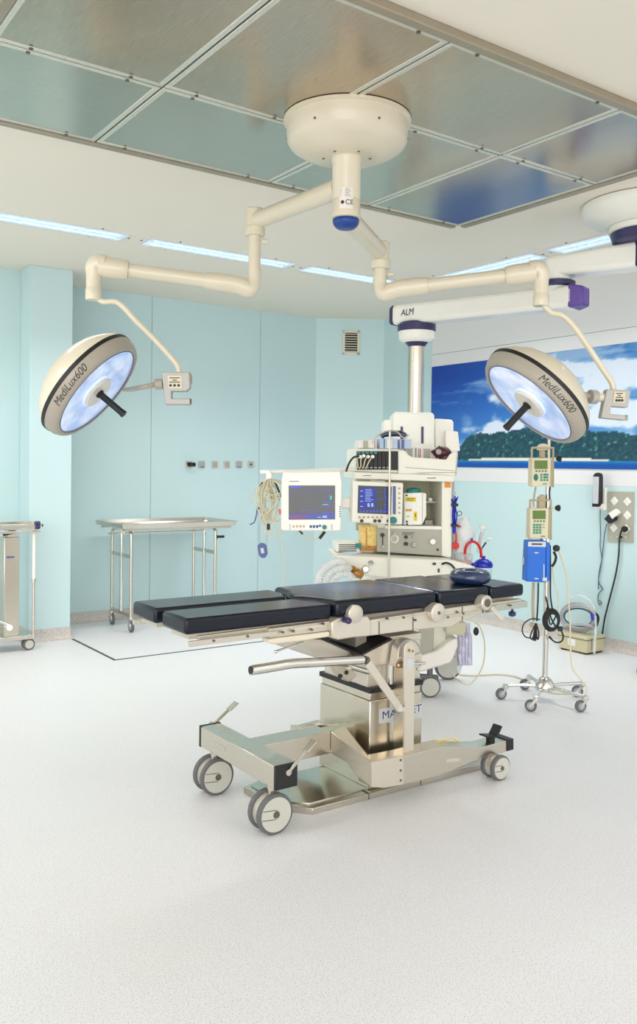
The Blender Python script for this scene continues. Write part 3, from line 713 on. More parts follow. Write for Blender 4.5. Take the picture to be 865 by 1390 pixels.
# column head with its V notch
def slab(poly, y0, y1, name, m, bev=.0, **k): return MB().prism(tr(poly, y=y0), (0, y1-y0, 0)).build(name, m, t, bevel=bev, **k)
slab([(412, 868), (436, 867), (490, 890), (478, 892.5), (432, 894), (424, 886), (417, 878)], 2.86, 3.18, 'head_wing', 'table_metal', .002)
slab([(490, 890), (533, 867.5), (571, 865.5), (571, 897), (509, 904), (493, 900), (486, 894)], 2.86, 3.18, 'head_bracket', 'table_metal', .003)
slab([(413, 866.5), (436, 865.5), (490, 888), (490, 891), (436, 868), (413, 868)], 2.85, 3.18, 'wing_edge', 'rubber_black')
slab([(490, 888), (532, 865.5), (534, 868), (490, 891)], 2.85, 3.18, 'wing_edge', 'rubber_black')
slab([(531, 864), (572, 858.5), (572, 868), (531, 868.5)], 2.85, 3.18, 'head_plate', 'table_metal', .002)
MB().box((2.27, 2.93, .60), (2.33, 3.12, .74)).box((2.45, 2.93, .62), (2.60, 3.12, .74)).build('head_posts', 'grey_beige', t, bevel=.004)
MB().box((2.30, 2.885, .44), (2.60, 3.20, .565)).build('inner_column', 'table_metal', t, bevel=.004)
XC0, XC1, YC0, YC1 = 2.296, 2.59, 2.86, 3.225
MB().box((XC0, YC0, .028), (XC1, YC1, .402)).build('column', 'steel', t, bevel=.004)
MB().box((XC0+.006, YC0+.006, .402), (XC1-.006, YC1-.006, .436)).build('middle_sleeve', 'steel', t, bevel=.002)
MB().box((XC0-.004, YC0-.004, .434), (XC1+.004, YC1+.004, .456)).build('bellows_seal', 'rubber_black', t, bevel=.003)
# hydraulic bits above the column on the foot side
a = at(456, 905, y=2.90); MB().prism(tr([(454, 903.5), (480, 905.5), (484, 918), (474, 926), (462, 917)], y=2.878), (0, .05, 0)).build('hydraulic_block', 'satin', t, bevel=.003)
b = MB()
for q in ((471, 913), (463, 918)): c = at(q[0], q[1], y=2.874); b.cyl(c, c+Vector((0, .01, 0)), .009, 12)
b.build('hydraulic_ports', 'rubber_black', t)
MB().cyl(at(476, 905, y=2.87), at(500, 912, y=2.87), .012, 14).build('hydraulic_rod', 'chrome', t)
MB().cyl((2.42, 2.87, .46), (2.42, 2.87, .56), .02, 16).build('lift_rod', 'chrome', t)
MB().cyl((2.53, 2.90, .45), (2.53, 2.90, .60), .022, 16).build('lift_rod', 'chrome', t)
# long pull handle
MB().tube([at(340.5, 910, y=2.74), at(341, 910, y=2.74)]+smooth([at(343, 909.7, y=2.74), at(372, 905, y=2.74), at(396, 901, y=2.74), at(430, 899, y=2.745), at(492, 895.5, y=2.75)], 6), .0185, 18).build('pull_handle', 'chrome', t)
c = at(340.6, 910, y=2.74); MB().cyl(c-Vector((.002, 0, 0)), c-Vector((-.002, 0, 0)), .0155, 18).build('handle_end', 'rubber_black', t)
c = at(498.5, 896.5, y=2.752); MB().cyl(c, c+Vector((0, .1, 0)), .016, 18).lathe(c, (0, -1, 0), [(0, .010), (.008, .009)], 12).build('handle_pivot', 'screw', t)
# upright post with its rounded head and the diagonal strut
arc = [at(556.5+7.2*math.cos(k*PI/8), 880-9*math.sin(k*PI/8), y=2.755) for k in range(9)]
pl = arc+[at(549.3, 900, y=2.755), at(549.3, 1027, y=2.755), at(562.5, 1025, y=2.755), at(563.7, 900, y=2.755)]
MB().prism([arc[k] for k in range(9)]+[at(549.3, 900, y=2.755), at(549.3, 1027.5, y=2.755), at(562, 1024.5, y=2.755), at(563.7, 900, y=2.755)], (0, .012, 0)).build('post', 'table_metal', t, bevel=.002)
MB().prism(tr([(549.3, 893), (549.3, 1027), (553, 1026), (553, 893)], y=2.767), (0, .07, 0)).build('post_web', 'steel', t)
arc = [at(557+16*math.cos(k*PI/10), 886-18.5*math.sin(k*PI/10), y=2.80) for k in range(11)]
MB().prism(arc+[at(538, 906, y=2.80), at(573, 898, y=2.80)], (0, .05, 0)).build('post_bracket', 'table_metal', t, bevel=.003)
arc = [at(557+15*math.cos(k*PI/12), 886-17.5*math.sin(k*PI/12), y=2.796) for k in range(13)]
MB().tube([at(539.5, 897, y=2.796)]+arc, .0022, 6).build('bracket_hose', 'cable_grey', t)
b = MB(); c = at(556, 883, y=2.752); b.cyl(c, c+Vector((0, .02, 0)), .0065, 12); c = at(561, 884, y=2.752); b.cyl(c, c+Vector((0, .02, 0)), .005, 12); b.build('post_bolts', 'copper', t)
MB().prism(tr([(552.5, 894), (560.5, 893.5), (560.5, 906), (552.5, 906.5)], y=2.7535), (0, .002, 0)).build('warning_label', 'label_silver', t)
MB().cyl(at(541, 903, y=2.78), at(577, 900, y=2.78), .006, 10).bar(at(573, 901, y=2.78), at(566, 909, y=2.78), .008, .008).build('cross_pin', 'chrome', t)
MB().cyl(at(540, 903, y=2.79), at(549, 902, y=2.79), .013, 14).build('cross_knob', 'copper', t)
MB().bar(at(499.5, 900, y=2.745), at(543, 963, y=2.745), .035, .012, (0, 1, 0)).build('diagonal_strut', 'table_metal', t, bevel=.003)
MB().cyl(at(543, 962, y=2.735), at(543, 962, y=2.775), .013, 14).cyl(at(548, 963, y=2.735), at(548, 963, y=2.765), .010, 12).build('strut_joint', 'lamp_grey', t)
# maker's plate on the column
MB().prism(tr([(515, 962.5), (573, 954), (573, 974), (515, 982.5)], y=YC0-.0015), (0, .002, 0)).build('name_plate', 'label_silver', t)
org = at(518.5, 976.5, y=YC0-.0018)
lettering('MAQUET', .047, org, (1, 0, 0), (0, 0, 1), 'print_navy', t, width=at(571, 966, y=YC0).x-org.x)
# base: cross bar, central beam, splayed arms and side beams
MB().box((1.735, 2.725, .185), (1.83, 3.315, .272)).build('cross_bar', 'steel_long', t, bevel=.003)
MB().box((1.733, 2.713, .183), (1.832, 2.726, .274)).build('bar_end_cap', 'rubber_black', t, bevel=.002)
MB().box((1.733, 3.314, .183), (1.832, 3.327, .274)).build('bar_end_cap', 'rubber_black', t, bevel=.002)
pA = at(449, 993, z=.268); yb = pA.y; xA = pA.x
MB().box((1.829, yb, .175), (xA, 2*YM_-yb, .268)).build('centre_beam', 'steel_long', t, bevel=.002)
q1 = Vector((xA, yb, .268)); q1b = Vector((xA, yb, .175)); q2 = at(505, 1035, y=2.72); q2b = at(505, 1068, y=2.72)
i1 = q1b.lerp(q2b, .42)+Vector((0, 0, -.004)); i1.z = q1b.z-.012; i2 = q1b.lerp(q2b, .62); i2.z = q2b.z+.02
for f in (lambda p: p, mir):
    th = Vector((.10, .035, 0)); 
    P = [q1, q2, q2b, i2, i1, q1b]; Q = [p+th for p in P]; Q[1] = q2+Vector((.045, .09, 0)); Q[2] = q2b+Vector((.045, .09, 0))
    P = [f(p) for p in P]; Q = [f(p) for p in Q]; n = len(P)
    MB().add(P+Q, [tuple(range(n)), tuple(range(2*n-1, n-1, -1))]+[(i, (i+1) % n, (i+1) % n+n, i+n) for i in range(n)]).build('splayed_arm', 'steel', t, bevel=.002)
MB().box((xA-.01, yb+.02, .18), (XC0+.01, 2*YM_-yb-.02, .262)).build('beam_neck', 'steel', t)
side = [(505, 1035), (548, 1026.5), (573, 1020), (599, 1013.5), (634, 1013.5), (658, 1013.5), (691, 1004.5), (697, 1003), (697, 1017), (685, 1021.5), (654, 1029.5), (634, 1037.5), (597, 1053), (569.5, 1060), (548, 1065), (522, 1069.5), (505, 1068.5)]
def beam_half(poly, y, dy, name, m, bev):
    P = tr(poly, y=y)
    a = MB().prism(P, (0, dy, 0)).build(name, m, t, bevel=bev)
beam_half(side, 2.722, .09, 'side_beam', 'steel_long', .003)
beam_half([(505, 1035), (548, 1026.5), (548, 1065), (522, 1069.5), (505, 1068.5)], 2.719, .02, 'beam_cover', 'table_metal', .001)
beam_half([(689, 1004.5), (697.5, 1002.5), (697.5, 1017.5), (689, 1020)], 2.717, .098, 'bar_end_cap', 'rubber_black', .002)
MB().prism(tr([(606, 1030.5), (625, 1028.5), (625, 1033), (606, 1035)], y=2.7205), (0, .002, 0)).build('serial_label', 'table_metal', t)
b = MB()
for q in ((544.5, 1032), (544.5, 1046), (544.5, 1059.5)): c = at(q[0], q[1], y=2.716); b.cyl(c, c+Vector((0, .006, 0)), .005, 10)
b.build('cover_screws', 'screw', t)
MB().prism([(1.7335, 3.19, .222), (1.7335, 3.10, .222), (1.7335, 3.10, .24), (1.7335, 3.19, .24)], (.002, 0, 0)).build('badge', 'lamp_grey', t)
# floor plate with chamfered corners
pp = [(1.872, 3.18), (1.872, 2.955), (1.985, 2.828), (2.99, 2.828), (3.07, 2.91), (3.07, 3.13), (2.99, 3.215), (1.985, 3.215)]
MB().prism([(x, y, 0.001) for x, y in pp], (0, 0, .024)).build('floor_plate', 'steel_long', t, bevel=.002)
pi = [(1.90, 3.17), (1.90, 2.965), (2.0, 2.87), (2.97, 2.87), (3.04, 2.93), (3.04, 3.11), (2.97, 3.18), (2.0, 3.18)]
MB().prism([(x, y, .024) for x, y in pi], (0, 0, .006)).build('floor_plate_top', 'tray_steel', t, bevel=.002)
b = MB()
for xx in (2.27, 2.56): b.box((xx, 2.8265, .001), (xx+.003, 2.875, .0285))
b.build('plate_seam', 'joint_dark', t)
# brake pedals
def pedal(px0, px1, y, up=.0):
    a, e = at(px0[0], px0[1], y=y), at(px1[0], px1[1], y=y)
    MB().bar(a, e, .012, .008, (0, 1, 0)).cyl(a+Vector((0, -.006, 0)), a+Vector((0, .02, 0)), .012, 14).obox(e+(e-a).normalized()*.02, (e-a).normalized()*.026, Vector((0, .018, 0)), Vector((0, 0, 1)).cross(Vector((0, 1, 0)))*0+(e-a).normalized().cross(Vector((0, 1, 0)))*.003).build('brake_pedal', 'steel_long', t, bevel=.001)
pedal((391.5, 1048.5), (416, 1018), 2.705)
pedal((289, 984), (311, 963), 3.328)
p1, p2 = at(403, 987, z=.27), at(434, 979, z=.27)
MB().bar(p1, p2, .03, .006).build('foot_lever', 'steel_long', t, bevel=.001)
a = at(666, 1003, y=2.77)
MB().bar(a+Vector((0, 0, -.01)), a+Vector((.0, 0, .012)), .03, .03, (0, 1, 0)).obox(a+Vector((-.015, 0, .018)), Vector((.034, 0, -.006)), Vector((0, .026, 0)), Vector((.001, 0, .004))).obox(a+Vector((.032, 0, .035)), Vector((.016, 0, .022)), Vector((0, .026, 0)), Vector((-.004, 0, .003))).build('black_pedal', 'rubber_black', t, bevel=.003)
MB().wire([at(x, y, y=2.80) for x, y in ((573, 1012), (590, 1008), (606, 1003.5), (616, 1003), (624, 1008))], .0028).build('earth_wire', 'yellow', t)
# twin wheels
def twin(cx, cy, r, name='wheel', par=None, gap=.062, ax=(0, 1, 0)):
    par = par or t; ax = Vector(ax).normalized(); c = Vector((cx, cy, r)); w_ = None
    for k, s in enumerate((-1, 1)):
        q = c+ax*s*gap/2
        w_ = MB().lathe(q-ax*.012, ax, [(0, r*.84), (0, r*.90), (.003, r*.98), (.012, r), (.021, r*.98), (.024, r*.9), (.024, r*.84)], 40, caps=True).build('wheel', 'tyre', par)
        MB().lathe(q-ax*.0145, ax, [(0, 0), (0, r*.84), (.029, r*.84), (.029, 0)], 36, caps=False).build('wheel_disc', 'wheel_disc', w_)
        b = MB().lathe(q-ax*.018, ax, [(0, r*.05), (0, r*.16), (.004, r*.18), (.032, r*.18), (.036, r*.16), (.036, r*.05)], 20)
        b.build('wheel_hub', 'screw', w_)
        u_ = Vector((-1, 0, -.15 if k else .1)).normalized(); s_ = u_.cross(ax); b = MB()
        for j in (-1, 1):
            p = q-ax*.0150+s_*j*r*.22; b.bar(p, p+u_*r*.8, .002, .002, ax)
        b.build('disc_slots', 'joint_dark', w_)
    MB().cyl(c-ax*gap/2, c+ax*gap/2, r*.82, 28).build('wheel_core', 'table_metal', par)
    return c
for cx, cy in ((1.76, 2.79), (1.765, 3.255)):
    twin(cx, cy, .078)
    MB().cyl((cx+.01, cy, .10), (cx+.01, cy, .187), .022, 18).build('wheel_stem', 'steel', t)
for cx, cy in ((2.905, 2.715), (2.68, 3.325)):
    twin(cx, cy, .056, gap=.058)
    MB().cyl((cx, cy+(.03 if cy < 3 else -.03), .06), (cx, cy+(.03 if cy < 3 else -.03), .125), .02, 16).build('wheel_stem', 'steel', t)
# ------------------------------------------------------------------ blue head ring lying on the head cushion
c = at(638.5, 784, z=zc1+.03)
t2_ = thing('head_ring', (c.x, c.y, zc1+.004), 'glossy navy ring-shaped head cushion lying on the head end of the table', 'head cushion')
b = MB(); n = 44; k = 16; ring = [Vector((c.x+.062*math.cos(2*PI*i/n), c.y+.062*math.sin(2*PI*i/n), c.z+.006)) for i in range(n)]
b.tube(ring, .034, k, closed=True)
for v_ in b.bm.verts: v_.co.z = zc1+.034+(v_.co.z-zc1-.034)*.96
b.build('ring_pad', 'vinyl_navy', t2_, ang=80)
# ================================================================== ANAESTHESIA WORKSTATION
FH = Vector((FW.x, FW.y, 0)).normalized(); RH = Vector((RT.x, RT.y, 0)).normalized()
def turned(deg):                       # a vertical front, turned about the vertical; its normal points away from the room's front
    a = math.radians(deg); return Vector((FH.x*math.cos(a)-FH.y*math.sin(a), FH.x*math.sin(a)+FH.y*math.cos(a), 0))
class Front:
    """front plane of a piece of equipment: reads points off the photograph at a given set-back from that plane"""
    def __init__(s, P0, deg): s.P0 = Vector(P0); s.n = turned(deg); s.u = Vector((s.n.y, -s.n.x, 0))
    def p(s, px, py, off=0.0):
        v = ray(px, py); t = (s.P0+s.n*off-EYE).dot(s.n)/v.dot(s.n); return EYE+v*t
    def poly(s, pts, off, thick, name, m, par, bev=0.0, **k):
        return MB().prism([s.p(a, b, off) for a, b in pts], s.n*thick).build(name, m, par, bevel=bev, **k)
    def rect(s, x0, y0, x1, y1, off, thick, name, m, par, bev=0.0, **k): return s.poly([(x0, y0), (x1, y0), (x1, y1), (x0, y1)], off, thick, name, m, par, bev, **k)
    def box(s, b, x0, y0, x1, y1, off, thick): return b.prism([s.p(x0, y0, off), s.p(x1, y0, off), s.p(x1, y1, off), s.p(x0, y1, off)], s.n*thick)
    def knob(s, px, py, r, off, thick, name, m, par, n=20):
        c = s.p(px, py, off); return MB().lathe(c, -s.n, [(0, r), (thick*.8, r), (thick, r*.85)], n).build(name, m, par)
    def line(s, pts, off): return [s.p(a, b, off if len(q) < 1 else q[0]) for a, b, *q in pts]
P0 = at(550, 700, d=5.28)
F = Front((P0.x, P0.y, 0), 6)
base = F.p(555, 935, .2)
t = thing('anaesthesia_machine', (base.x, base.y, 0), 'tall cream anaesthesia workstation with blue screen, open shelf and top tray behind the operating table', 'medical machine', rz=math.atan2(F.u.y, F.u.x))
MS = t
F.poly([(505, 780), (612, 786), (606, 868), (596, 884), (572, 889), (545, 890), (505, 885)], .02, .42, 'lower_cabinet', 'machine_cream', t, .008)
F.poly([(571, 850), (590, 850), (588, 886), (569, 888)], -.02, .05, 'cabinet_column', 'panel_grey', t, .006)
F.poly([(535, 893), (570, 891), (594, 884), (611, 870), (622, 866), (622, 878), (617, 892), (612, 900), (596, 905), (575, 912), (535, 914)], -.06, .5, 'base_shell', 'white_metal', t, .01)
F.poly([(456, 754), (612, 761), (642, 768), (642, 784), (612, 788), (586, 789), (486, 781), (468, 775)], -.20, .42, 'worktop_console', 'machine_cream', t, .010)
w_ = F.poly([(457, 737), (488, 737), (488, 750), (457, 749)], -.02, .2, 'vent_housing', 'machine_cream', t, .004)
b = MB()
for k in range(4): F.box(b, 460, 739+k*2.7, 484, 740.3+k*2.7, -.022, .01)
b.build('vent_slots', 'joint_dark', w_)
F.rect(484, 738, 491, 744, -.06, .04, 'connector', 'teal_plastic', t, .002)
F.poly([(463, 750.5), (485, 748.5), (492, 750), (470, 753.5)], -.12, .02, 'chart_sheet', 'carton_blue', t)
am = F.rect(490, 714, 512, 748, .0, .1, 'absorber_window', 'amber', t, .004)
F.rect(490.5, 741, 511.5, 748, -.004, .01, 'absorber_base', 'copper', am)
F.rect(497, 716, 498.5, 741, -.004, .01, 'window_bar', 'copper', am)
gp = F.poly([(512, 716.5), (601, 718), (601, 755), (512, 749)], -.03, .3, 'gas_panel', 'panel_grey', t, .004)
for px, py, r, m in ((535.5, 731.5, .026, 'white_metal'), (535, 724, .012, 'lamp_grey'), (519, 726, .012, 'print_dark'), (520, 742, .012, 'lamp_grey'), (551, 729, .010, 'print_dark'), (551, 738, .012, 'print_dark'), (562, 739, .017, 'lamp_grey'), (561, 729, .008, 'lamp_grey'), (587, 735, .020, 'chrome'), (594, 746, .006, 'print_dark')):
    F.knob(px, py, r, -.030, .018, 'gauge' if r > .02 else 'knob', m, gp)
F.knob(535.5, 731.5, .019, -.0475, .002, 'gauge_face', 'panel_grey', gp)
b = MB(); F.box(b, 519, 728, 520.5, 741, -.033, .004); F.box(b, 546, 723, 563, 723.8, -.033, .004); F.box(b, 546, 725.5, 560, 726.1, -.033, .004); b.build('print', 'print_dark', gp)
# upper body: open compartment
F.rect(484, 650, 612, 720, .27, .04, 'back_panel', 'compartment', t)
F.poly([(600, 650), (613, 650), (613, 757), (600, 755)], -.04, .36, 'side_column', 'machine_cream', t, .006)
F.rect(513, 652, 523, 718, -.02, .3, 'inner_column', 'machine_cream', t)
F.poly([(523, 713), (601, 714.5), (601, 719), (523, 717.5)], -.035, .32, 'shelf', 'machine_cream', t, .002)
F.rect(578, 680, 600, 683, .1, .16, 'shelf_insert', 'lamp_grey', t, .002)
F.rect(577, 706, 588, 714, .12, .1, 'shelf_block', 'lamp_grey', t, .003)
F.knob(583, 678, .014, .12, .03, 'spout', 'machine_cream', t)
F.poly([(481, 640.5), (618, 645), (617, 654.5), (481, 650)], -.09, .44, 'top_shelf', 'machine_cream', t, .006)
b = MB(); F.box(b, 493, 645.2, 504, 645.9, -.0915, .003); F.box(b, 580, 648.5, 592, 649.4, -.0915, .003); b.build('print', 'print_dark', t)
F.rect(604, 652.5, 612, 662, -.043, .003, 'orange_sticker', 'orange', t)
# module rack
F.poly([(482, 609), (542, 610), (541, 642), (482, 640)], -.075, .36, 'rack_housing', 'machine_cream', t, .005)
for k in range(8):
    x0 = 485+k*5.6; 
    mo = F.rect(x0, 612.5, x0+5.1, 637.5, -.095, .03, 'module', 'rubber_black', t, .001)
    if k < 5: F.rect(x0+.5, 613, x0+4.6, 616, -.0965, .003, 'module_strip', 'teal_plastic', mo)
    F.rect(x0+.8, 634, x0+4.3, 635.5, -.0965, .003, 'module_strip', 'panel_grey', mo)
F.rect(530, 612.5, 541, 638, -.09, .03, 'module', 'rubber_black', t, .002)
b = MB()
for k, (x, y) in enumerate(((488, 620), (493, 619), (499, 620), (505, 620))): c = F.p(x, y, -.095); b.cyl(c, c-F.n*.03, .010, 12)
b.build('module_plugs', 'white_metal', t)
b = MB()
for x, y, e in ((488, 620, 484), (493, 620, 488), (499, 620, 492), (505, 621, 496)): b.wire([F.p(x, y, -.125), F.p(x-3, y+4, -.15), F.p(e+2, y+12, -.14), F.p(e, 636, -.12)], .0035)
b.build('module_leads', 'cable_cream', t)
MB().wire([F.p(487, 619, -.125), F.p(480, 621, -.16), F.p(474, 629, -.16), F.p(470, 640, -.14)], .006).build('black_lead', 'rubber_black', t)
# top tray
b = MB(); b.prism([F.p(*q, -.10) for q in ((541, 611), (550, 612), (554, 617), (560, 620.5), (606, 624), (611, 617), (617, 613), (622, 615), (620, 646), (541, 641))], F.n*.015)
b.prism([F.p(*q, -.10) for q in ((619, 614), (622, 615), (620, 646), (617, 646))], F.n*.36); F.box(b, 541, 640, 620, 643, -.10, .36); b.prism([F.p(*q, .24) for q in ((541, 606), (621, 610), (620, 643), (541, 640))], F.n*.015)
b.build('top_tray', 'machine_cream', t, bevel=.004)
F.poly([(550, 634), (617, 638.5), (617, 639.5), (550, 635)], -.1012, .003, 'tray_groove', 'panel_grey', t)
# anaesthetic screen
S = Front((P0.x, P0.y, 0), 10)
sc = S.poly([(480, 653), (548, 655.5), (546.5, 712.5), (478, 709)], -.20, .08, 'ventilator_monitor', 'machine_cream', t, .008)
sr = S.poly([(486.5, 659), (532, 660.5), (531, 698.5), (485.5, 696.5)], -.2025, .004, 'screen', 'screen_dark', sc)
def scr(x0, y0, x1, y1, m, F_=S, off=-.2045, par=sc): return F_.rect(x0, y0, x1, y1, off, .002, 'display', m, par)
scr(488, 662, 510, 690, 'screen_blue')
b = MB(); rnd = random.Random(3)
for k in range(9): S.box(b, 496, 664+k*2.0, 497+rnd.uniform(6, 11), 664.7+k*2.0, -.206, .001)
for y in (666, 673, 680, 687): S.box(b, 489, y, 493, y+1, -.206, .001)
for x in (499, 504): S.box(b, x, 683, x+3, 688, -.206, .001)
b.build('display', 'trace_pale', sc)
b = MB()
for k in range(9):
    for x in (522, 526): S.box(b, x+rnd.uniform(-.6, .6), 663+k*3.6, x+2.4, 665+k*3.6, -.206, .001)
for k in range(9): S.box(b, 488+k*4.6, 692.5, 491+k*4.6, 695.5, -.206, .001)
for y in (668, 677): S.box(b, 512, y, 521, y+.6, -.206, .001)
b.build('display', 'trace_blue', sc)
S.rect(533.5, 660, 537.5, 698, -.202, .003, 'key_strip', 'slate_blue', sc)
b = MB()
for k in range(6): c = S.p(542, 663+k*6.6, -.2); b.cyl(c, c-S.n*.006, .0065, 10)
for k, x in enumerate((488, 494, 500, 506, 512, 518)): c = S.p(x, 702, -.2); b.cyl(c, c-S.n*.006, .0075, 10)
b.build('keys', 'key_tan', sc)
b = MB()
for x in (491, 509, 515, 527): c = S.p(x, 707, -.2); b.cyl(c, c-S.n*.007, .010, 12)
b.build('keys', 'print_dark', sc)
S.knob(533.5, 706, .020, -.2, .02, 'dial', 'teal_plastic', sc)
# casters of the machine
def caster_front(px, py, r, off, par, name='caster'):
    c = F.p(px, py, off); 
    w_ = MB().lathe(c-F.n*.02, F.n, [(0, r*.85), (0, r*.93), (.005, r), (.035, r), (.04, r*.93), (.04, r*.85)], 36).build(name, 'tyre', par)
    MB().lathe(c-F.n*.023, F.n, [(0, 0), (0, r*.84), (.046, r*.84), (.046, 0)], 32, caps=False).build('caster_disc', 'wheel_disc', w_)
    return c
for px, py, off in ((583.5, 931.5, -.04), (608, 904, .38), (500, 925, -.04)):
    c = F.p(px, py, off); r = c.z-.001 if c.z > .03 else .06
    caster_front(px, py, r, off, t)
    MB().bar(c+Vector((0, 0, r*1.0))-F.u*.07, c+Vector((0, 0, r*.85))+F.u*.05, .04, .022).cyl(c+Vector((0, 0, r*.9)), c+Vector((0, 0, r+.06)), .018, 12).build('caster_fork', 'tyre', t, bevel=.003)
# arm rail with monitor
FM = Front((P0.x, P0.y, 0), 2)
MB().tube([FM.p(355, 640.5, -.17), FM.p(400, 640, -.17), FM.p(484, 637, -.1)], .011, 12).build('equipment_rail', 'white_metal', t)
b = MB(); FM.box(b, 353, 638, 367, 643, -.19, .03); FM.box(b, 361, 641, 369, 652, -.19, .02); b.build('rail_hook', 'white_metal', t, bevel=.004)
pm = FM.poly([(384, 641), (462, 639.5), (464.5, 655), (463.5, 719), (461, 721), (384, 720.5), (381.5, 718), (382, 656)], -.24, .11, 'patient_monitor', 'off_white', t, .008, label='flat patient monitor with dark screen on the left end of the rail')
FM.poly([(392, 659), (455, 659), (455, 705), (392, 705.5)], -.2425, .004, 'screen', 'screen_dark', pm)
o_ = -.2455
b = MB(); FM.box(b, 392.5, 697, 454.5, 704.5, -.2445, .001); b.build('display', 'screen_blue', pm)
b = MB()
for k in range(4): FM.box(b, 393+k*1.5, 667+k*4, 395+k*1.5, 667.6+k*4, o_, .001)
for y in (659.5,): FM.box(b, 394, y, 408, y+3, o_, .001)
for k in range(5): FM.box(b, 439, 666+k*7.3, 450+rnd.uniform(-3, 3), 667.2+k*7.3, o_, .001)
for k in range(3): FM.box(b, 408+k*8, 667.5-(k % 2)*.5, 415+k*8, 668.3-(k % 2)*.5, o_, .001)
FM.box(b, 409, 692, 432, 692.8, o_, .001)
b.build('display', 'trace_blue', pm)
b = MB(); FM.box(b, 393, 700, 418, 701.2, -.2462, .001); FM.box(b, 394, 703, 412, 703.8, -.2462, .001); b.build('display', 'trace_red', pm)
b = MB(); FM.box(b, 438, 700, 444, 703, -.2462, .001); FM.box(b, 431, 701.5, 436, 702.6, -.2462, .001); FM.box(b, 438, 684.5, 446, 685.5, -.2462, .001); b.build('display', 'trace_pale', pm)
b = MB(); FM.box(b, 448, 673, 450.5, 678, -.2462, .001); b.build('display', 'trace_green', pm)
b = MB()
for k in range(4): c = FM.p(399+k*4.6, 714.5, -.24); FM.box(b, 397.5+k*4.6, 713, 400+k*4.6, 716, -.243, .004)
b.build('keys', 'key_tan', pm)
b = MB()
for k in range(3): FM.box(b, 420.5+k*4.3, 713, 423.5+k*4.3, 716.5, -.243, .004)
FM.box(b, 433, 712.5, 436, 715, -.243, .004); b.build('keys', 'blue_cap', pm)
FM.knob(440.5, 715.5, .013, -.24, .014, 'dial', 'teal_plastic', pm)
b = MB(); FM.box(b, 393.5, 711.5, 394, 719, -.2425, .003); FM.box(b, 450.5, 711.5, 451, 719, -.2425, .003)
for k in range(5): FM.box(b, 461, 687+k*3.2, 462.5, 688.5+k*3.2, -.2425, .003)
FM.box(b, 393, 653, 406, 653.7, -.2425, .003)
b.build('print', 'print_dark', pm)
b = MB(); FM.box(b, 463, 676, 476, 690, -.16, .05); FM.box(b, 473, 672, 482, 694, -.13, .05); b.build('monitor_arm', 'off_white', t, bevel=.006)
MB().wire([FM.p(406, 721, -.2), FM.p(412, 726, -.2), FM.p(422, 731, -.2), FM.p(433, 731.5, -.2), FM.p(437, 727, -.2)], .004).build('monitor_lead', 'cable_cream', t)
MB().cyl(FM.p(434, 731, -.2), FM.p(441, 721.5, -.2), .009, 10).cyl(FM.p(406, 720, -.2), FM.p(411, 725, -.2), .006, 8).build('lead_plug', 'rubber_black', t)
FM.poly([(378, 691), (382, 692), (382, 698), (379, 698)], -.2, .02, 'orange_clip', 'orange_clip', t, .003)
# right-hand side of the machine
b = MB(); b.tube([F.p(615.5, 650, 0), F.p(615, 760, 0)], .008, 8); F.box(b, 612.5, 668, 619, 671, -.01, .02); F.box(b, 612.5, 712, 619, 715, -.01, .02)
b.build('side_rail', 'lamp_grey', t)
F.poly([(598, 786), (676, 790), (676, 794), (598, 791)], -.10, .28, 'side_shelf', 'machine_cream', t, .004)
MB().wire([F.p(600, 766, -.21), F.p(606, 764, -.22), F.p(613, 767, -.22), F.p(620, 775, -.22)], .006).build('black_lead', 'rubber_black', t)
# glass gauge and valves on the console front
MB().lathe(F.p(496, 772, -.2), -F.n, [(0, .022), (.014, .022), (.018, .017)], 20).lathe(F.p(503, 764, -.2), -F.n, [(0, .016), (.012, .016)], 16).build('flow_valve', 'chrome', t)
b = MB(); c = F.p(469, 768, -.2); b.cyl(c, c-F.n*.008, .007, 10); F.box(b, 588, 764, 592, 767, -.21, .02); F.box(b, 595, 772, 597, 777, -.21, .02); b.build('console_ports', 'print_dark', t)
MB().ball(F.p(484, 778, -.24), .036, 14, (1, 1, .8)).ball(F.p(477, 772, -.24), .026, 12, (1.3, 1, .7)).cyl(F.p(480, 776, -.24), F.p(492, 782, -.24), .022, 12).build('brass_fitting', 'copper', t)
# grey canister and trough under the worktop
F.poly([(606, 845), (633, 845), (633, 858), (628, 864), (606, 859)], -.05, .12, 'waste_trough', 'compartment', t, .005)
c = F.p(646.5, 857, -.05); MB().ball(c, .022, 12, (.8, .8, 1.2)).build('cable_end_ball', 'rubber_black', t)
MB().wire([F.p(645, 845, 0), F.p(652, 851, 0), F.p(658, 872, 0), F.p(657, 898, 0), F.p(649, 917, 0), F.p(637, 929, 0), F.p(624, 925, 0), F.p(613, 914, .1)], .005).build('looped_cable', 'cable_cream', t)
# ------------------------------------------------------------------ things on and around the machine
def item(name, p, label, cat, **k): return thing(name, (p.x, p.y, p.z), label, cat, **k)
def sits(F_, x0, y0, x1, y1, off, thick, name, m, label, cat, bev=.003, stripes=()):
    o = item(name, F_.p((x0+x1)/2, y1, off), label, cat)
    bd = F_.rect(x0, y0, x1, y1, off, thick, 'carton_body', m, o, bev)
    for sx0, sx1, sm in stripes: F_.rect(sx0, y0+.6, sx1, y1-.4, off-.0012, .002, 'stripe', sm, bd)
    return o
sits(F, 487, 597.5, 511, 608.6, -.02, .16, 'supply_carton', 'carton', 'low white carton on the left end of the anaesthesia machine top', 'carton', stripes=((493, 500, 'panel_grey'), (508, 510, 'pink')))
sits(F, 516, 595, 540, 609, -.04, .12, 'supply_carton', 'carton_blue', 'pale blue carton under the navy cuff on the machine top', 'carton', stripes=((521, 522.6, 'teal_plastic'), (526, 532, 'white_metal')))
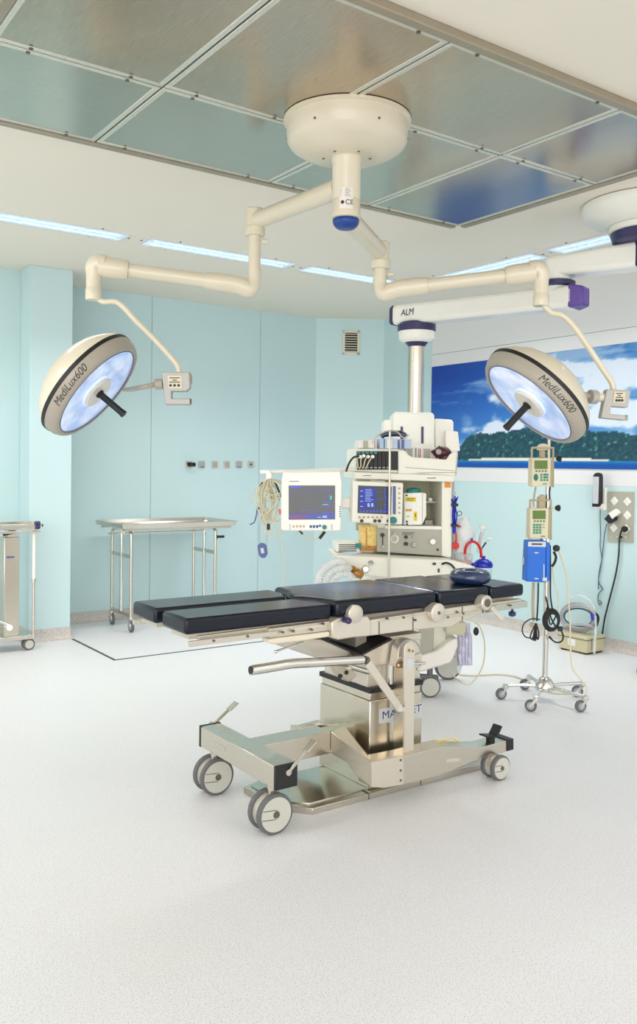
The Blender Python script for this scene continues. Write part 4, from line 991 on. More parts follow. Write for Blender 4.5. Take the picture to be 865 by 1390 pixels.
sits(F, 543, 596, 559, 609.3, -.02, .12, 'supply_carton', 'carton_blue', 'pale blue carton right of the navy cuff beside the hooked pole', 'carton', stripes=((545, 549, 'slate_blue'),))
sits(F, 551, 607.5, 568, 639.5, .04, .08, 'supply_carton', 'carton', 'upright white carton with green stripe at the left of the top tray', 'carton', stripes=((564, 565.5, 'teal_plastic'), (553, 560, 'panel_grey')))
sits(F, 569, 608.5, 589, 639.8, .04, .08, 'supply_carton', 'carton', 'white carton with red stripe in the middle of the top tray', 'carton', stripes=((570, 571.3, 'red'), (575, 584, 'panel_grey')))
o = item('blood_pressure_cuff', F.p(534, 595, -.04), 'navy rolled cuff lying on cartons on top of the anaesthesia machine', 'cuff')
MB().wire([F.p(517, 592.5, 0), F.p(522, 589.5, 0), F.p(533, 588.5, 0), F.p(545, 589, 0), F.p(551, 592.5, 0)], .019, 12).build('cuff_roll', 'vinyl_navy', o)
o = item('maroon_bag', F.p(601, 639, 0), 'crumpled maroon breathing bag lying in the right end of the top tray', 'bag')
b = MB(); c = F.p(602, 614, .0); b.ball(c, .048, 18, (1.15, .9, .75)).cyl(c-F.u*.02+Vector((0, 0, -.02)), c-F.u*.05+Vector((0, 0, .022)), .03, 16).cyl(F.p(603, 618, .0), F.p(603, 639, .0), .035, 14)
for v_ in b.bm.verts: v_.co += Vector(noise.noise_vector(v_.co*30))*.008
b.build('bag_body', 'maroon', o)
MB().cyl(F.p(595, 613, -.045), F.p(596, 613.5, -.06), .016, 14).build('bag_neck', 'cable_grey', o)
o = item('hooked_pole', F.p(528.5, 784, -.24), 'thin steel pole with a curved hook standing in front of the ventilator monitor', 'pole')
MB().tube([F.p(528, 786, -.24), F.p(529.5, 585.5, -.24)], .0068, 10).build('pole_rod', 'satin', o)
MB().wire([F.p(505, 602, -.24), F.p(510, 594, -.24), F.p(520, 587, -.24), F.p(530, 584.8, -.24), F.p(539, 586, -.24), F.p(545, 592, -.24), F.p(550, 594.5, -.24), F.p(555, 590, -.24)], .005).build('hook', 'satin', o)
# vaporiser: white box with yellow labels
o = item('vaporizer', F.p(563, 714, .0), 'white box with yellow labels and teal dial standing on the machine shelf', 'vaporizer')
F.poly([(549, 669.5), (574, 668.5), (573.5, 712.5), (549, 713)], -.06, .14, 'housing', 'off_white', o, .006)
F.poly([(574, 668.5), (579, 670), (579, 700), (573.5, 712)], -.05, .10, 'side_block', 'machine_cream', o, .003)
c = F.p(561.5, 668.5, 0); MB().lathe(c, (0, 0, 1), [(-.01, .045), (.012, .045), (.022, .04), (.028, .02), (.028, 0)], 28).build('dial', 'teal_plastic', o)
for q, m in (((550.5, 675, 565, 681), 'yellow'), ((552, 700, 556, 702), 'yellow'), ((562, 694.5, 566.5, 707), 'yellow'), ((551, 691, 559, 694), 'copper')): F.rect(*q, -.0625, .003, 'yellow_label' if m == 'yellow' else 'printed_label', m, o)
b = MB()
for q in ((552, 676.5, 563, 677.4), (552, 678.8, 561, 679.5), (563.8, 697, 564.8, 702)): F.box(b, *q, -.064, .002)
for q in ((552.5, 708), (552.5, 711.5), (552, 672.5)): c = F.p(*q, -.06); b.cyl(c, c-F.n*.006, .006, 8)
b.build('print', 'print_dark', o)
# tangle of patient leads hanging from the left hook
o = item('lead_bundle', FM.p(366, 650, -.18), 'tangle of cream monitoring leads hanging from the hook left of the patient monitor', 'cables')
rnd = random.Random(11); b = MB()
for k in range(17):
    cx = 366+rnd.uniform(-7, 10); top = 648; w_ = rnd.uniform(5, 16); dn = rnd.uniform(672, 712); oo = -.18+rnd.uniform(-.05, .05)
    b.wire([FM.p(366, 648, -.18), FM.p(cx-w_*.6, 658+rnd.uniform(-3, 5), oo), FM.p(cx-w_, (660+dn)/2, oo), FM.p(cx-w_*.4, dn, oo-.02), FM.p(cx+w_*.5, dn-rnd.uniform(0, 8), oo), FM.p(cx+w_, (655+dn)/2, oo+.02), FM.p(cx+w_*.5, 656, oo), FM.p(367, 649, -.18)], .0034, 6, 6)
b.build('lead_loops', 'cable_cream', o)
b = MB()
for k in range(6):
    x = 358+rnd.uniform(0, 22); b.wire([FM.p(364+rnd.uniform(-3, 6), 690, -.2), FM.p(x, 705, -.2), FM.p(x+rnd.uniform(-4, 4), 718, -.2), FM.p(x+rnd.uniform(-6, 2), 728+rnd.uniform(-6, 6), -.2)], .0032, 6, 6)
b.wire([FM.p(352, 658, -.2), FM.p(343, 668, -.2), FM.p(338, 678, -.2), FM.p(346, 683, -.2), FM.p(356, 680, -.2)], .0026, 6, 6)
b.wire([FM.p(384, 712, -.2), FM.p(381, 730, -.2), FM.p(386, 760, -.2), FM.p(385.5, 800, -.2)], .003, 6, 6)
b.build('loose_leads', 'cable_cream', o)
MB().wire([FM.p(350, 690, -.2), FM.p(348, 700, -.2), FM.p(345, 709, -.2), FM.p(339, 712, -.2)], .004).cyl(FM.p(350.5, 688.5, -.2), FM.p(348.5, 696, -.2), .011, 10, r2=.004).build('blue_lead', 'slate_blue', o)
MB().cyl(FM.p(364.5, 711, -.2), FM.p(364.5, 719, -.2), .0095, 10).wire([FM.p(374, 655, -.21), FM.p(378, 665, -.21), FM.p(382, 674, -.21)], .006).cyl(FM.p(357, 655, -.2), FM.p(353, 661, -.2), .007, 8).build('black_connectors', 'rubber_black', o)
o = item('hanging_control', FM.p(356.5, 748, -.2), 'small slate-blue oximeter unit dangling from a lead below the cable tangle', 'hand control')
FM.poly([(349.5, 741), (353, 737.5), (358.5, 737.5), (362, 741), (363.5, 752), (360, 757.5), (355, 757.5), (351.5, 754)], -.21, .03, 'unit_body', 'slate_blue', o, .006)
FM.poly([(353.5, 744.5), (357.5, 743.5), (359, 750.5), (355, 751.5)], -.2125, .003, 'label', 'label_silver', o)
MB().wire([FM.p(353, 738, -.2), FM.p(352.5, 722, -.2), FM.p(354, 705, -.2), FM.p(360, 692, -.2)], .0026).wire([FM.p(362, 742, -.2), FM.p(362.5, 728, -.2), FM.p(364, 719, -.2)], .0022).build('lead', 'cable_grey', o)
# corrugated breathing hoses at the left of the console
o = item('breathing_hose', F.p(450, 785, -.25), 'white corrugated breathing hoses arching off the left side of the console', 'hose')
for pts in (((432, 792), (436, 777), (445, 768), (458, 762), (468, 764)), ((440, 792), (447, 780), (457, 773), (468, 770), (476, 774)), ((450, 788), (462, 780), (472, 779), (480, 786))):
    path = smooth([F.p(x, y, -.27) for x, y in pts], 24); n = len(path)
    MB().tube(path, .02, 12, rf=lambda f, n=n: .021+.0022*math.sin(f*n*1.05)).build('hose', 'glove_plastic', o)
# blue and red tubing clipped to the side rail
o = item('tube_bunch', F.p(617, 712, -.02), 'bunch of cobalt blue tubes with red ends clipped to the side rail', 'tubes')
b = MB()
for k in range(6):
    x = 614+k*1.35; b.wire([F.p(x+(k-3)*.5, 675+rnd.uniform(-2, 5), -.03-.01*(k % 2)), F.p(617+(k-3)*.7, 686, -.035), F.p(x+rnd.uniform(-1.8, 2), 700, -.03-.012*(k % 3)), F.p(617+(k-3)*.8, 713, -.035), F.p(617.5+(k-3)*.5, 724, -.03)], .0042, 7)
b.build('blue_tubes', 'cobalt', o)
b = MB(); F.box(b, 613.5, 683.5, 622.5, 687.5, -.055, .05); F.box(b, 613, 711.5, 622, 715, -.055, .05); b.build('clips', 'rubber_black', o, bevel=.003)
MB().torus(F.p(624, 697, -.03), F.n, .014, .0022, 20, 6).build('key_ring', 'rubber_black', o)
MB().wire([F.p(618.5, 722, -.03), F.p(619.5, 730, -.03), F.p(618.5, 740, -.03)], .006).lathe(F.p(619, 741, -.05), F.n, [(0, .022), (.02, .022)], 10).cyl(F.p(622, 714, -.03), F.p(626, 715, -.03), .009, 8, r2=.003).wire([F.p(619, 741, -.03), F.p(619.3, 747, -.03)], .004).build('red_ends', 'red', o)
# suction jars and their tubing on the side shelf
o = item('suction_jar', F.p(629, 789, -.02), 'clear suction jar holding red fluid behind the navy head ring', 'jar')
jb = F.p(629, 789, .0)
zt = F.p(629, 754, 0).z; zl = F.p(629, 760.5, 0).z
MB().lathe((jb.x, jb.y, 0), (0, 0, 1), [(jb.z, .045), (jb.z+.005, .052), (zt-.01, .055), (zt, .058)], 28).build('jar_body', 'clear_plastic', o)
MB().lathe((jb.x, jb.y, 0), (0, 0, 1), [(jb.z+.004, .047), (zl, .048)], 24).build('red_fluid', 'red', o)
MB().lathe((jb.x, jb.y, 0), (0, 0, 1), [(zt, .058), (zt+.01, .058), (zt+.016, .03)], 28).build('jar_lid', 'clear_plastic', o)
o = item('suction_jar', F.p(656, 789, -.02), 'clear suction jar with a cobalt blue lid, right of the red jar', 'jar')
jb = F.p(656, 789, -.0); zt = F.p(656, 769, 0).z
MB().lathe((jb.x, jb.y, 0), (0, 0, 1), [(jb.z, .044), (jb.z+.005, .05), (zt, .054)], 28).build('jar_body', 'clear_plastic', o)
MB().lathe((jb.x, jb.y, 0), (0, 0, 1), [(zt-.004, .055), (zt+.012, .060), (zt+.03, .050), (zt+.045, .026), (zt+.048, 0)], 32).build('jar_lid', 'cobalt', o, ang=60)
MB().cyl((jb.x, jb.y, zt+.045), (jb.x, jb.y, zt+.065), .012, 12).ball(F.p(645, 766, -.02), .02, 12, (1.6, 1, .6)).build('lid_port', 'cobalt', o)
o = item('suction_tube', F.p(633, 762, -.02), 'red rubber tube bent in an arch between the two suction jars', 'tube')
MB().wire([F.p(633, 762, 0), F.p(631.5, 750, -.01), F.p(634, 740, -.02), F.p(641, 735, -.02), F.p(648, 738, -.02), F.p(652.5, 746, -.01), F.p(653.5, 757, 0)], .0085, 10).build('tube', 'red', o)
MB().cyl(F.p(641, 735, -.02), F.p(640.5, 730.5, -.02), .007, 10).build('connector', 'cobalt', o)
o = item('plastic_bag', F.p(630, 745, .0), 'crumpled translucent plastic sleeve hanging beside the machine side column', 'plastic sleeve')
b = MB(); b.tube(smooth([F.p(633, 702, .06), F.p(629, 712, .06), F.p(630, 728, .06), F.p(626, 745, .06), F.p(626, 758, .06)], 6), .04, 16, rf=lambda f: .018+.042*math.sin(min(1, f*1.6)*PI*.6))
for v_ in b.bm.verts: v_.co += Vector(noise.noise_vector(v_.co*24))*.014
b.build('sleeve', 'glove_plastic', o, ang=70)
o = item('syringe', F.p(652, 745, .0), 'tilted clear syringe with pink graduation standing up behind the red tube', 'syringe')
MB().cyl(F.p(649, 750, .03), F.p(655.5, 716, .03), .012, 14).build('barrel', 'clear_plastic', o)
MB().cyl(F.p(651.3, 737, .03), F.p(654, 722, .03), .008, 12).build('plunger', 'pink', o)
MB().cyl(F.p(655.2, 717.5, .03), F.p(656, 713.5, .03), .022, 14).build('flange', 'carton', o)
o = item('suction_catheter', F.p(662, 745, .0), 'thin dark-tipped catheter leaning right beside the clear syringe', 'catheter')
MB().wire([F.p(652, 757, .03), F.p(655, 744, .03), F.p(660, 736, .03)], .003).wire([F.p(655, 743.5, .03), F.p(660, 736.3, .03)], .0055).build('catheter_tube', 'print_dark', o)
MB().cyl(F.p(661, 732.5, .03), F.p(667, 731.5, .03), .008, 10).build('catheter_tip', 'carton', o)
# folded towel hanging under the machine
o = item('towel', F.p(632, 852, .02), 'pale lilac towel hanging from the trough under the anaesthesia machine', 'towel')
b = MB(); n = 14; rows = []
for j in range(12):
    yy = 846+j*5.2; row = []
    for i in range(n+1):
        x = 621+i*(17.5-(j*.25))/n+j*.28; row.append(F.p(x, yy, -.01+.014*math.sin(i*1.7+j*.25)+.01*math.sin(j*.8)))
    rows.append(row)
vs = [p for r in rows for p in r]; m_ = len(vs); fs = [(a*(n+1)+i, a*(n+1)+i+1, (a+1)*(n+1)+i+1, (a+1)*(n+1)+i) for a in range(11) for i in range(n)]
b.add(vs, fs); tw = b.build('cloth', 'towel', o, recalc=False); md = tw.modifiers.new('thick', 'SOLIDIFY'); md.thickness = .012
F.poly([(616, 868), (624, 866), (628, 905), (625, 917), (621, 912), (619, 890)], .02, .03, 'plastic_liner', 'glove_plastic', o, .006)
# ================================================================== INFUSION STAND
IX, IY = 4.13, 3.47
DI = (Vector((IX, IY, .5))-EYE).dot(FW)
t = thing('infusion_stand', (IX, IY, 0), 'chrome infusion stand on five casters, right of the operating table', 'infusion stand')
zt_ = at(738, 604, d=DI).z
MB().cyl((IX, IY, .10), (IX, IY, zt_-.25), .0165, 20).build('lower_pole', 'chrome', t)
MB().cyl((IX, IY, zt_-.3), (IX, IY, zt_+.10), .009, 16).build('upper_pole', 'satin', t)
MB().lathe((IX, IY, 0), (0, 0, 1), [(.06, .0), (.06, .055), (.072, .060), (.10, .056), (.128, .038), (.142, .02), (.142, 0)], 36).build('hub_dome', 'chrome', t, ang=60)
cast = [at(684, 949, z=0), at(725, 966, z=0), at(792, 966, z=0), at(788, 946, z=0), at(716, 936, z=0)]
def swivel(c, par, r=.034, face=None, m1='wheel_grey'):
    face = Vector(face if face is not None else (1, .2, 0)).normalized(); tr_ = Vector((-face.y, face.x, 0))
    w = c+tr_*.018; w.z = r
    o_ = MB().lathe(w-face*.011, face, [(0, r*.6), (0, r*.85), (.004, r), (.018, r), (.022, r*.85), (.022, r*.6)], 26).build('caster', 'tyre', par)
    MB().lathe(w-face*.013, face, [(0, 0), (0, r*.62), (.026, r*.62), (.026, 0)], 22, caps=False).build('caster_disc', m1, o_)
    b = MB()
    for s in (-1, 1): b.prism([w+face*s*.015+q for q in (Vector((0, 0, -.008)), tr_*.010+Vector((0, 0, 0)), -tr_*.020+Vector((0, 0, r*1.25)), -tr_*.045+Vector((0, 0, r*1.2)))], face*s*.003)
    b.box((0, 0, 0), (0.001, 0.001, 0.001)) if False else None
    top = w-tr_*.03+Vector((0, 0, r*1.28)); b.cyl(top-Vector((0, 0, .006)), top+Vector((0, 0, .012)), .017, 14)
    b.build('caster_fork', 'chrome', par)
    return top
for k, c in enumerate(cast):
    v_ = Vector((c.x-IX, c.y-IY, 0)).normalized()
    top = swivel(c, t, face=(FH*.95+RH*(.3 if k % 2 else -.25)))
    e = Vector((top.x, top.y, .085)); MB().tube([Vector((IX, IY, .085))+v_*.04, Vector((IX, IY, .088))+v_*.12, e], .0105, 10).build('leg', 'chrome', t)
# hook bracket at the top of the stand
FI = Front((IX-FH.x*.03, IY-FH.y*.03, 0), 4)
b = MB(); b.prism([FI.p(738+8*math.cos(k*PI/8), 608-6*math.sin(k*PI/8), 0) for k in range(9)]+[FI.p(730, 611, 0), FI.p(746, 611, 0)], FI.n*.02); b.build('pole_collar', 'pump_cream', t, bevel=.004)
FI.rect(734, 608, 740.5, 622, .015, .03, 'pole_bracket', 'pump_trim', t, .003)
def pump(x0, y0, x1, y1, sh, lab, knob, keys2):
    o = thing('infusion_pump', FI.p((x0+x1)/2, (y0+y1)/2, 0).to_tuple(), lab, 'infusion pump', group='infusion pumps on the stand')
    n_ = -.055
    bd = FI.poly([(x0, y0), (x1-2.4, y0), (x1-3.2, y1), (x0-.8, y1-.5)], n_, .075, 'housing', 'pump_cream', o, .005)
    FI.poly([(x1-2.6, y0+.5), (x1, y0+1), (x1-.6, y1+.5), (x1-3.2, y1)], n_+.004, .075, 'side_door', 'pump_trim', o, .003)
    b = MB(); q = [(x0-.6, y1), (x0+.4, y0-sh), (x1+.3, y0-sh), (x1-.6, y1)]
    b.tube(smooth([FI.p(x0-1, y1, -.01), FI.p(x0-.2, y0-sh+3, -.01), FI.p(x0+.4, y0-sh+.6, -.01), FI.p(x0+2.5, y0-sh, -.01), FI.p(x1-2, y0-sh, -.01), FI.p(x1+.2, y0-sh+.8, -.01), FI.p(x1+.2, y0-sh+4, -.01), FI.p(x1, y1+1, -.01)], 4), .0062, 8).build('handle_frame', 'pump_trim', o)
    sw, s0 = x1-x0-2, x0+3.4
    lc = FI.rect(s0, y0+3, s0+17.6, y0+14.6, n_-.0025, .004, 'display', 'lcd_green', bd, .0)
    b = MB()
    for k in range(4): FI.box(b, s0+1.6+k*4.2, y0+16.5, s0+4+k*4.2, y0+18.4, n_-.003, .004)
    b.build('soft_keys', 'key_dark', bd)
    b = MB()
    for i in range(4 if keys2 else 3):
        for j in range(3): FI.box(b, s0+(.5 if keys2 else 8)+j*4.1, y0+21+i*3.6, s0+(3.6 if keys2 else 10.6)+j*4.1, y0+23.8+i*3.6, n_-.003, .004)
    b.build('keypad', 'key_green', bd)
    b = MB()
    if not keys2: b.prism([FI.p(s0+2+3*math.cos(k*PI/4), y0+26+5*math.sin(k*PI/4), n_-.003) for k in range(8)], FI.n*.004)
    FI.box(b, s0+13.6, y0+21, s0+16.4, y0+23, n_-.003, .004); FI.box(b, s0+13.6, y0+25, s0+16.4, y0+27, n_-.003, .004)
    b.build('function_keys', 'key_dark' if not keys2 else 'pump_trim', bd)
    b = MB(); FI.box(b, s0+11, y1-4, s0+17, y1-3, n_-.002, .003); b.build('print', 'print_dark', bd)
    c = FI.p(knob[0], knob[1], .0)
    MB().cyl(FI.p(x1-.5, knob[1]+.3, .0), c, .006, 10).build('clamp_screw', 'pump_cream', o)
    MB().lathe(c, RH, [(-.012, .010), (.0, .017), (.008, .022), (.016, .022), (.02, .015)], 6).build('clamp_knob', 'rubber_black', o, bevel=.003)
    return o
pump(722.5, 622, 751, 660.5, 14, 'upper cream infusion pump with green display, topmost on the stand', (757.5, 622.5), False)
pump(720, 690, 748, 731.5, 11, 'lower cream infusion pump with green display, just above the blue box', (756, 689.5), True)
FI.poly([(732, 676), (738, 671), (741, 673), (741, 692), (732, 692)], -.01, .05, 'pole_clamp', 'pump_trim', t, .004)
MB().wire([FI.p(727.5, 661, -.01), FI.p(725, 676, -.01), FI.p(724.5, 688, -.01)], .006).build('pump_tubing', 'pump_trim', t)
MB().wire([FI.p(747, 661, .0), FI.p(746, 670, .0), FI.p(747, 679, .0)], .005).build('short_lead', 'navy', t)
# blue box clamped below the pumps
o = thing('blue_controller_box', FI.p(731, 762, 0).to_tuple(), 'bright blue box with a display strip clamped to the stand below the pumps', 'control box')
bd = FI.poly([(717, 734), (742, 734), (741, 791), (714.5, 789.5)], -.075, .09, 'casing', 'blue_box', o, .006)
FI.poly([(742, 734), (747.5, 738), (747, 788), (741, 791)], -.07, .08, 'side_cover', 'blue_box', o, .006)
FI.poly([(717.5, 735.2), (741.5, 735.4), (741.2, 742.5), (717, 741.8)], -.078, .004, 'display_panel', 'label_silver', bd)
FI.poly([(722, 737.5), (736.5, 737.7), (736.5, 739.7), (722, 739.5)], -.0795, .003, 'display', 'print_dark', bd)
b = MB()
for y in (750.5, 785.5): b.prism([FI.p(*q, -.0785) for q in ((725, y), (728, y-1.2), (733, y), (728, y+1.2))], FI.n*.004)
FI.box(b, 738, 766, 739.5, 784, -.0785, .01); FI.box(b, 737, 784, 743, 789, -.085, .02); b.build('fittings', 'label_silver', bd, bevel=.001)
FI.rect(710, 757, 713.5, 766.5, -.02, .02, 'side_bracket', 'label_silver', o, .002)
MB().cyl(FI.p(738, 731, .0), FI.p(738, 736, .0), .02, 14).build('clamp_neck', 'chrome', o)
# cords and plugs on the stand
o = t
b = MB()
for k in range(4):
    r_ = .053-.006*k; c = FI.p(748.5+k*.6, 841.5+k*.5, -.02-.006*k); pts = [c+FI.u*r_*.95*math.cos(a)*(1)+Vector((0, 0, 1))*r_*1.25*math.sin(a) for a in [i*2*PI/22 for i in range(22)]]
    b.tube(pts, .0052, 7, closed=True)
b.wire([FI.p(741, 810, 0), FI.p(744, 822, 0), FI.p(748, 838, -.02), FI.p(754, 850, -.02)], .005).wire([FI.p(747, 740, 0), FI.p(747.5, 775, 0), FI.p(747.5, 808, 0), FI.p(750, 826, 0), FI.p(752, 830, -.02)], .005).wire([FI.p(757, 832, -.02), FI.p(748, 848, -.02), FI.p(745, 835, -.02)], .0045)
b.wire([FI.p(760, 853, -.02), FI.p(764.5, 862, -.02), FI.p(763, 870, -.02), FI.p(755, 872, -.02), FI.p(747.5, 866.5, -.02)], .005)
b.build('cord', 'rubber_black', o)
b = MB(); b.obox(FI.p(760.5, 853.5, -.02), RH*.013, FI.n*.012, Vector((0, 0, .014))); b.cyl(FI.p(748.5, 867, -.02), FI.p(745.5, 864, -.02), .008, 8); b.build('plug', 'rubber_black', o, bevel=.003)
o = t
b = MB(); b.wire([FI.p(731, 791, 0), FI.p(730.5, 815, 0), FI.p(729, 843, 0)], .005)
b.wire([FI.p(733, 841, -.02), FI.p(722, 840, -.02), FI.p(712, 846, -.02), FI.p(709, 856, -.02), FI.p(713, 864, -.02), FI.p(719, 866, -.02)], .004)
for dx in (-4.5, -1.5, 1, 4): b.wire([FI.p(728, 846, -.02), FI.p(727+dx*1.1, 858, -.03), FI.p(726+dx*1.3, 870-abs(dx), -.03), FI.p(726.5+dx*.7, 866, -.02), FI.p(728, 848, -.02)], .0045)
b.build('cord', 'rubber_black', o)
MB().wire([FI.p(724.5, 791, 0), FI.p(723.5, 820, 0), FI.p(724.5, 843, 0)], .009).ball(FI.p(723, 848, -.01), .016, 10).build('grey_tube', 'pump_trim', o)
o = t
b = MB(); c = FI.p(755, 744, -.02); b.lathe(c, -FI.n, [(-.01, .015), (0, .020), (.012, .020), (.018, .014)], 18); b.wire([FI.p(752, 749, -.01), FI.p(755, 756, -.01), FI.p(753, 764, -.01), FI.p(749.5, 769, -.01)], .008)
b.build('plug_body', 'rubber_black', o)
b = MB(); b.wire([FI.p(758, 745, -.02), FI.p(764, 762, -.02), FI.p(770, 785, -.02), FI.p(772, 815, -.02), FI.p(774, 845, -.02), FI.p(774.5, 880, -.05), FI.p(777, 905, -.08), FI.p(786, 919, -.1), FI.p(796, 932, -.14), FI.p(796, 944, -.16)], .0048)
b.wire([FI.p(750, 770, 0), FI.p(753, 792, 0), FI.p(758, 808, 0), FI.p(757.5, 830, 0)], .0032); b.build('cream_lead', 'cable_cream', o)
# cable lying on the floor between the stand and the machine
p = [at(x, y, z=.006) for x, y in ((612, 914), (640, 917), (675, 915.5), (700, 918.5), (724, 929), (748, 940), (775, 941), (792, 938))]
o = tag(MB().wire(p, .0055).build('floor_cable', 'cable_cream'), 'thin cream cable lying across the floor from machine to infusion stand', 'cable')
# ================================================================== BEIGE SUCTION BOX AND HOSES BY THE RIGHT WALL
bx0, bx1, by0, by1, bz = 5.385, 5.60, 4.135, 4.40, .135
t = thing('suction_pump_box', ((bx0+bx1)/2, (by0+by1)/2, 0), 'beige rectangular pump box on the floor against the right wall', 'pump box')
MB().box((bx0, by0, .012), (bx1, by1, bz)).build('casing', 'beige_box', t, bevel=.008)
MB().box((bx0-.003, by0-.003, bz-.028), (bx1+.003, by1+.003, bz-.024)).build('lid_seam', 'print_dark', t)
MB().box((bx0+.02, by0+.01, .0), (bx1-.02, by0+.05, .013)).box((bx0+.02, by1-.05, .0), (bx1-.02, by1-.01, .013)).build('feet', 'rubber_black', t)
MB().box((bx0-.0015, 4.24, .05), (bx0, 4.31, .10)).build('label', 'carton', t)
MB().box((5.44, by0-.0015, .03), (5.444, by0, .12)).build('side_strap', 'print_dark', t)
t = thing('coiled_hose', (5.5, 4.26, bz), 'loops of grey suction hose standing coiled on the beige box', 'hose')
def ell(cx, cy, rx, ry, x, r, m, name, ph=0, tilt=0, frac=1.0):
    n = 34; pts = []
    for i in range(n):
        a = ph+2*PI*frac*i/(n if frac == 1 else n-1); q = (cx+rx*math.cos(a)*math.cos(tilt)-ry*math.sin(a)*math.sin(tilt), cy+rx*math.cos(a)*math.sin(tilt)+ry*math.sin(a)*math.cos(tilt))
        pts.append(at(q[0], q[1], x=x+.02*math.sin(a*1.0)))
    MB().tube(pts, r, 9, closed=frac == 1).build(name, m, t)
ell(785, 838, 23, 16.5, 5.46, .0115, 'cable_grey', 'hose_loop')
ell(783, 837, 22, 18, 5.50, .010, 'cable_grey', 'hose_loop', tilt=.1)
ell(787, 836, 21, 27, 5.49, .010, 'clear_plastic', 'clear_hose')
ell(786, 838, 20, 12, 5.47, .007, 'cable_steel_blue', 'blue_hose', tilt=.1)
ell(785, 852, 21, 4.2, 5.47, .011, 'cable_grey', 'hose_loop')
MB().wire([at(808, 832, x=5.5), at(812, 838, x=5.5), at(810, 848, x=5.5), at(806, 851, x=5.5)], .012).build('black_cuff', 'rubber_black', t)
MB().cyl(at(804.5, 833, x=5.45), at(806, 842, x=5.45), .017, 12).build('blue_tie', 'cobalt', t)
MB().wire([at(808.5, 836, x=5.44), at(809, 850, x=5.42), at(808, 868, x=5.36), at(807, 887, x=5.34)], .009).build('clear_hose', 'clear_plastic', t)
# ================================================================== SOCKET PANEL AND DEVICES ON THE RIGHT WALL
XW = XR-.001
def wp(px, py, off=0.0): return at(px, py, x=XR-off)
t = thing('socket_panel', wp(843, 700).to_tuple(), 'grey steel panel with six white diamond sockets on the right wall', 'socket panel')
P = [wp(826, 667), wp(862, 667.5), wp(860.5, 737), wp(825.5, 735)]
MB().prism([Vector((XR, p.y, p.z)) for p in P], (-.008, 0, 0)).build('plate', 'panel_grey', t, bevel=.002)
for q in ((834, 680), (851.5, 681), (834, 699), (851.5, 699.5), (833, 716.5), (850, 718)):
    c = wp(q[0], q[1], .012); s = .036
    so = MB().prism([c+Vector((0, s*a, s*b_)) for a, b_ in ((1, 0), (0, 1), (-1, 0), (0, -1))], (.006, 0, 0)).build('socket', 'off_white', t, bevel=.002)
    MB().lathe(c-Vector((0, 0, 0)), (-1, 0, 0), [(0, .018), (.002, .018), (.002, .015)], 20).build('socket_rim', 'carton', so)
b = MB()
for k in range(4): c = wp(832.5+k*6, 729.2, .008); b.lathe(c, (-1, 0, 0), [(0, .009), (.006, .009), (.006, .004)], 14)
b.build('terminals', 'chrome', t)
t = thing('power_adapter', wp(827, 704).to_tuple(), 'black and white square adapter plugged into the middle left wall socket, cord hanging', 'adapter')
c = wp(833.5, 697, .03)
MB().prism([wp(*q, .05) for q in ((825, 697), (835.5, 690.5), (840.5, 696), (831, 705.5))], (.036, 0, 0)).build('white_shell', 'off_white', t, bevel=.004)
MB().prism([wp(*q, .055) for q in ((820, 704.5), (826, 697.5), (831, 705), (836, 701), (834, 706.5), (826.5, 711))], (.036, 0, 0)).build('black_body', 'rubber_black', t, bevel=.004)
MB().wire([wp(824, 711, .03), wp(821.5, 722, .02), wp(819.5, 740, .012), wp(817, 760, .012), wp(814, 775, .012), wp(813, 790, .012), wp(817, 797, .012), wp(818, 800, .012), wp(813, 806, .012), wp(812, 814, .012), wp(814, 821, .012), wp(816.5, 818, .012), wp(814, 815, .012)], .004).build('cord', 'cable_steel_blue', t)
t = thing('wall_plug', wp(850, 719).to_tuple(), 'black round plug in the bottom right socket with its cord running down to the floor', 'plug')
c = wp(850, 718, .016); MB().lathe(c, (-1, 0, 0), [(0, .02), (.02, .024), (.034, .018), (.036, 0)], 22).build('plug_body', 'rubber_black', t)
MB().wire([wp(848, 719, .04), wp(843.5, 721.5, .035), wp(841, 735, .02), wp(840, 755, .02), wp(836, 780, .02), wp(828, 812, .02), wp(821, 840, .02), wp(817.5, 862, .03), wp(813, 868, .08), at(800, 861, x=5.55)], .0065).build('cord', 'rubber_black', t)
t = thing('ophthalmoscope_holder', wp(814, 668).to_tuple(), 'black and white handset resting in a white wall holder left of the sockets', 'wall holder')
MB().prism([wp(*q, .0) for q in ((811, 661), (825, 662), (825, 693), (811, 691.5))], (-.03, 0, 0)).build('wall_bracket', 'off_white', t, bevel=.005)
MB().prism([wp(*q, .095) for q in ((805, 646), (807, 642.5), (811, 641.5), (814.5, 643), (815.5, 647), (815, 683), (811, 688), (803.5, 688))], (.035, 0, 0)).build('handset_back', 'rubber_black', t, bevel=.006)
MB().prism([wp(*q, .105) for q in ((805, 647), (812.5, 647), (811.5, 684), (804, 683.5))], (.014, 0, 0)).build('handset_front', 'label_silver', t, bevel=.004)
MB().prism([wp(*q, .06) for q in ((811, 683), (816, 684), (816, 690), (805, 689.5))], (.06, 0, 0)).build('cradle', 'off_white', t, bevel=.003)
MB().wire([wp(815.5, 686, .03), wp(815, 705, .02), wp(815.5, 722, .012), wp(815, 742, .012), wp(817, 760, .012), wp(813, 785, .012), wp(812.5, 800, .012)], .0035).build('cord', 'cable_steel_blue', t)
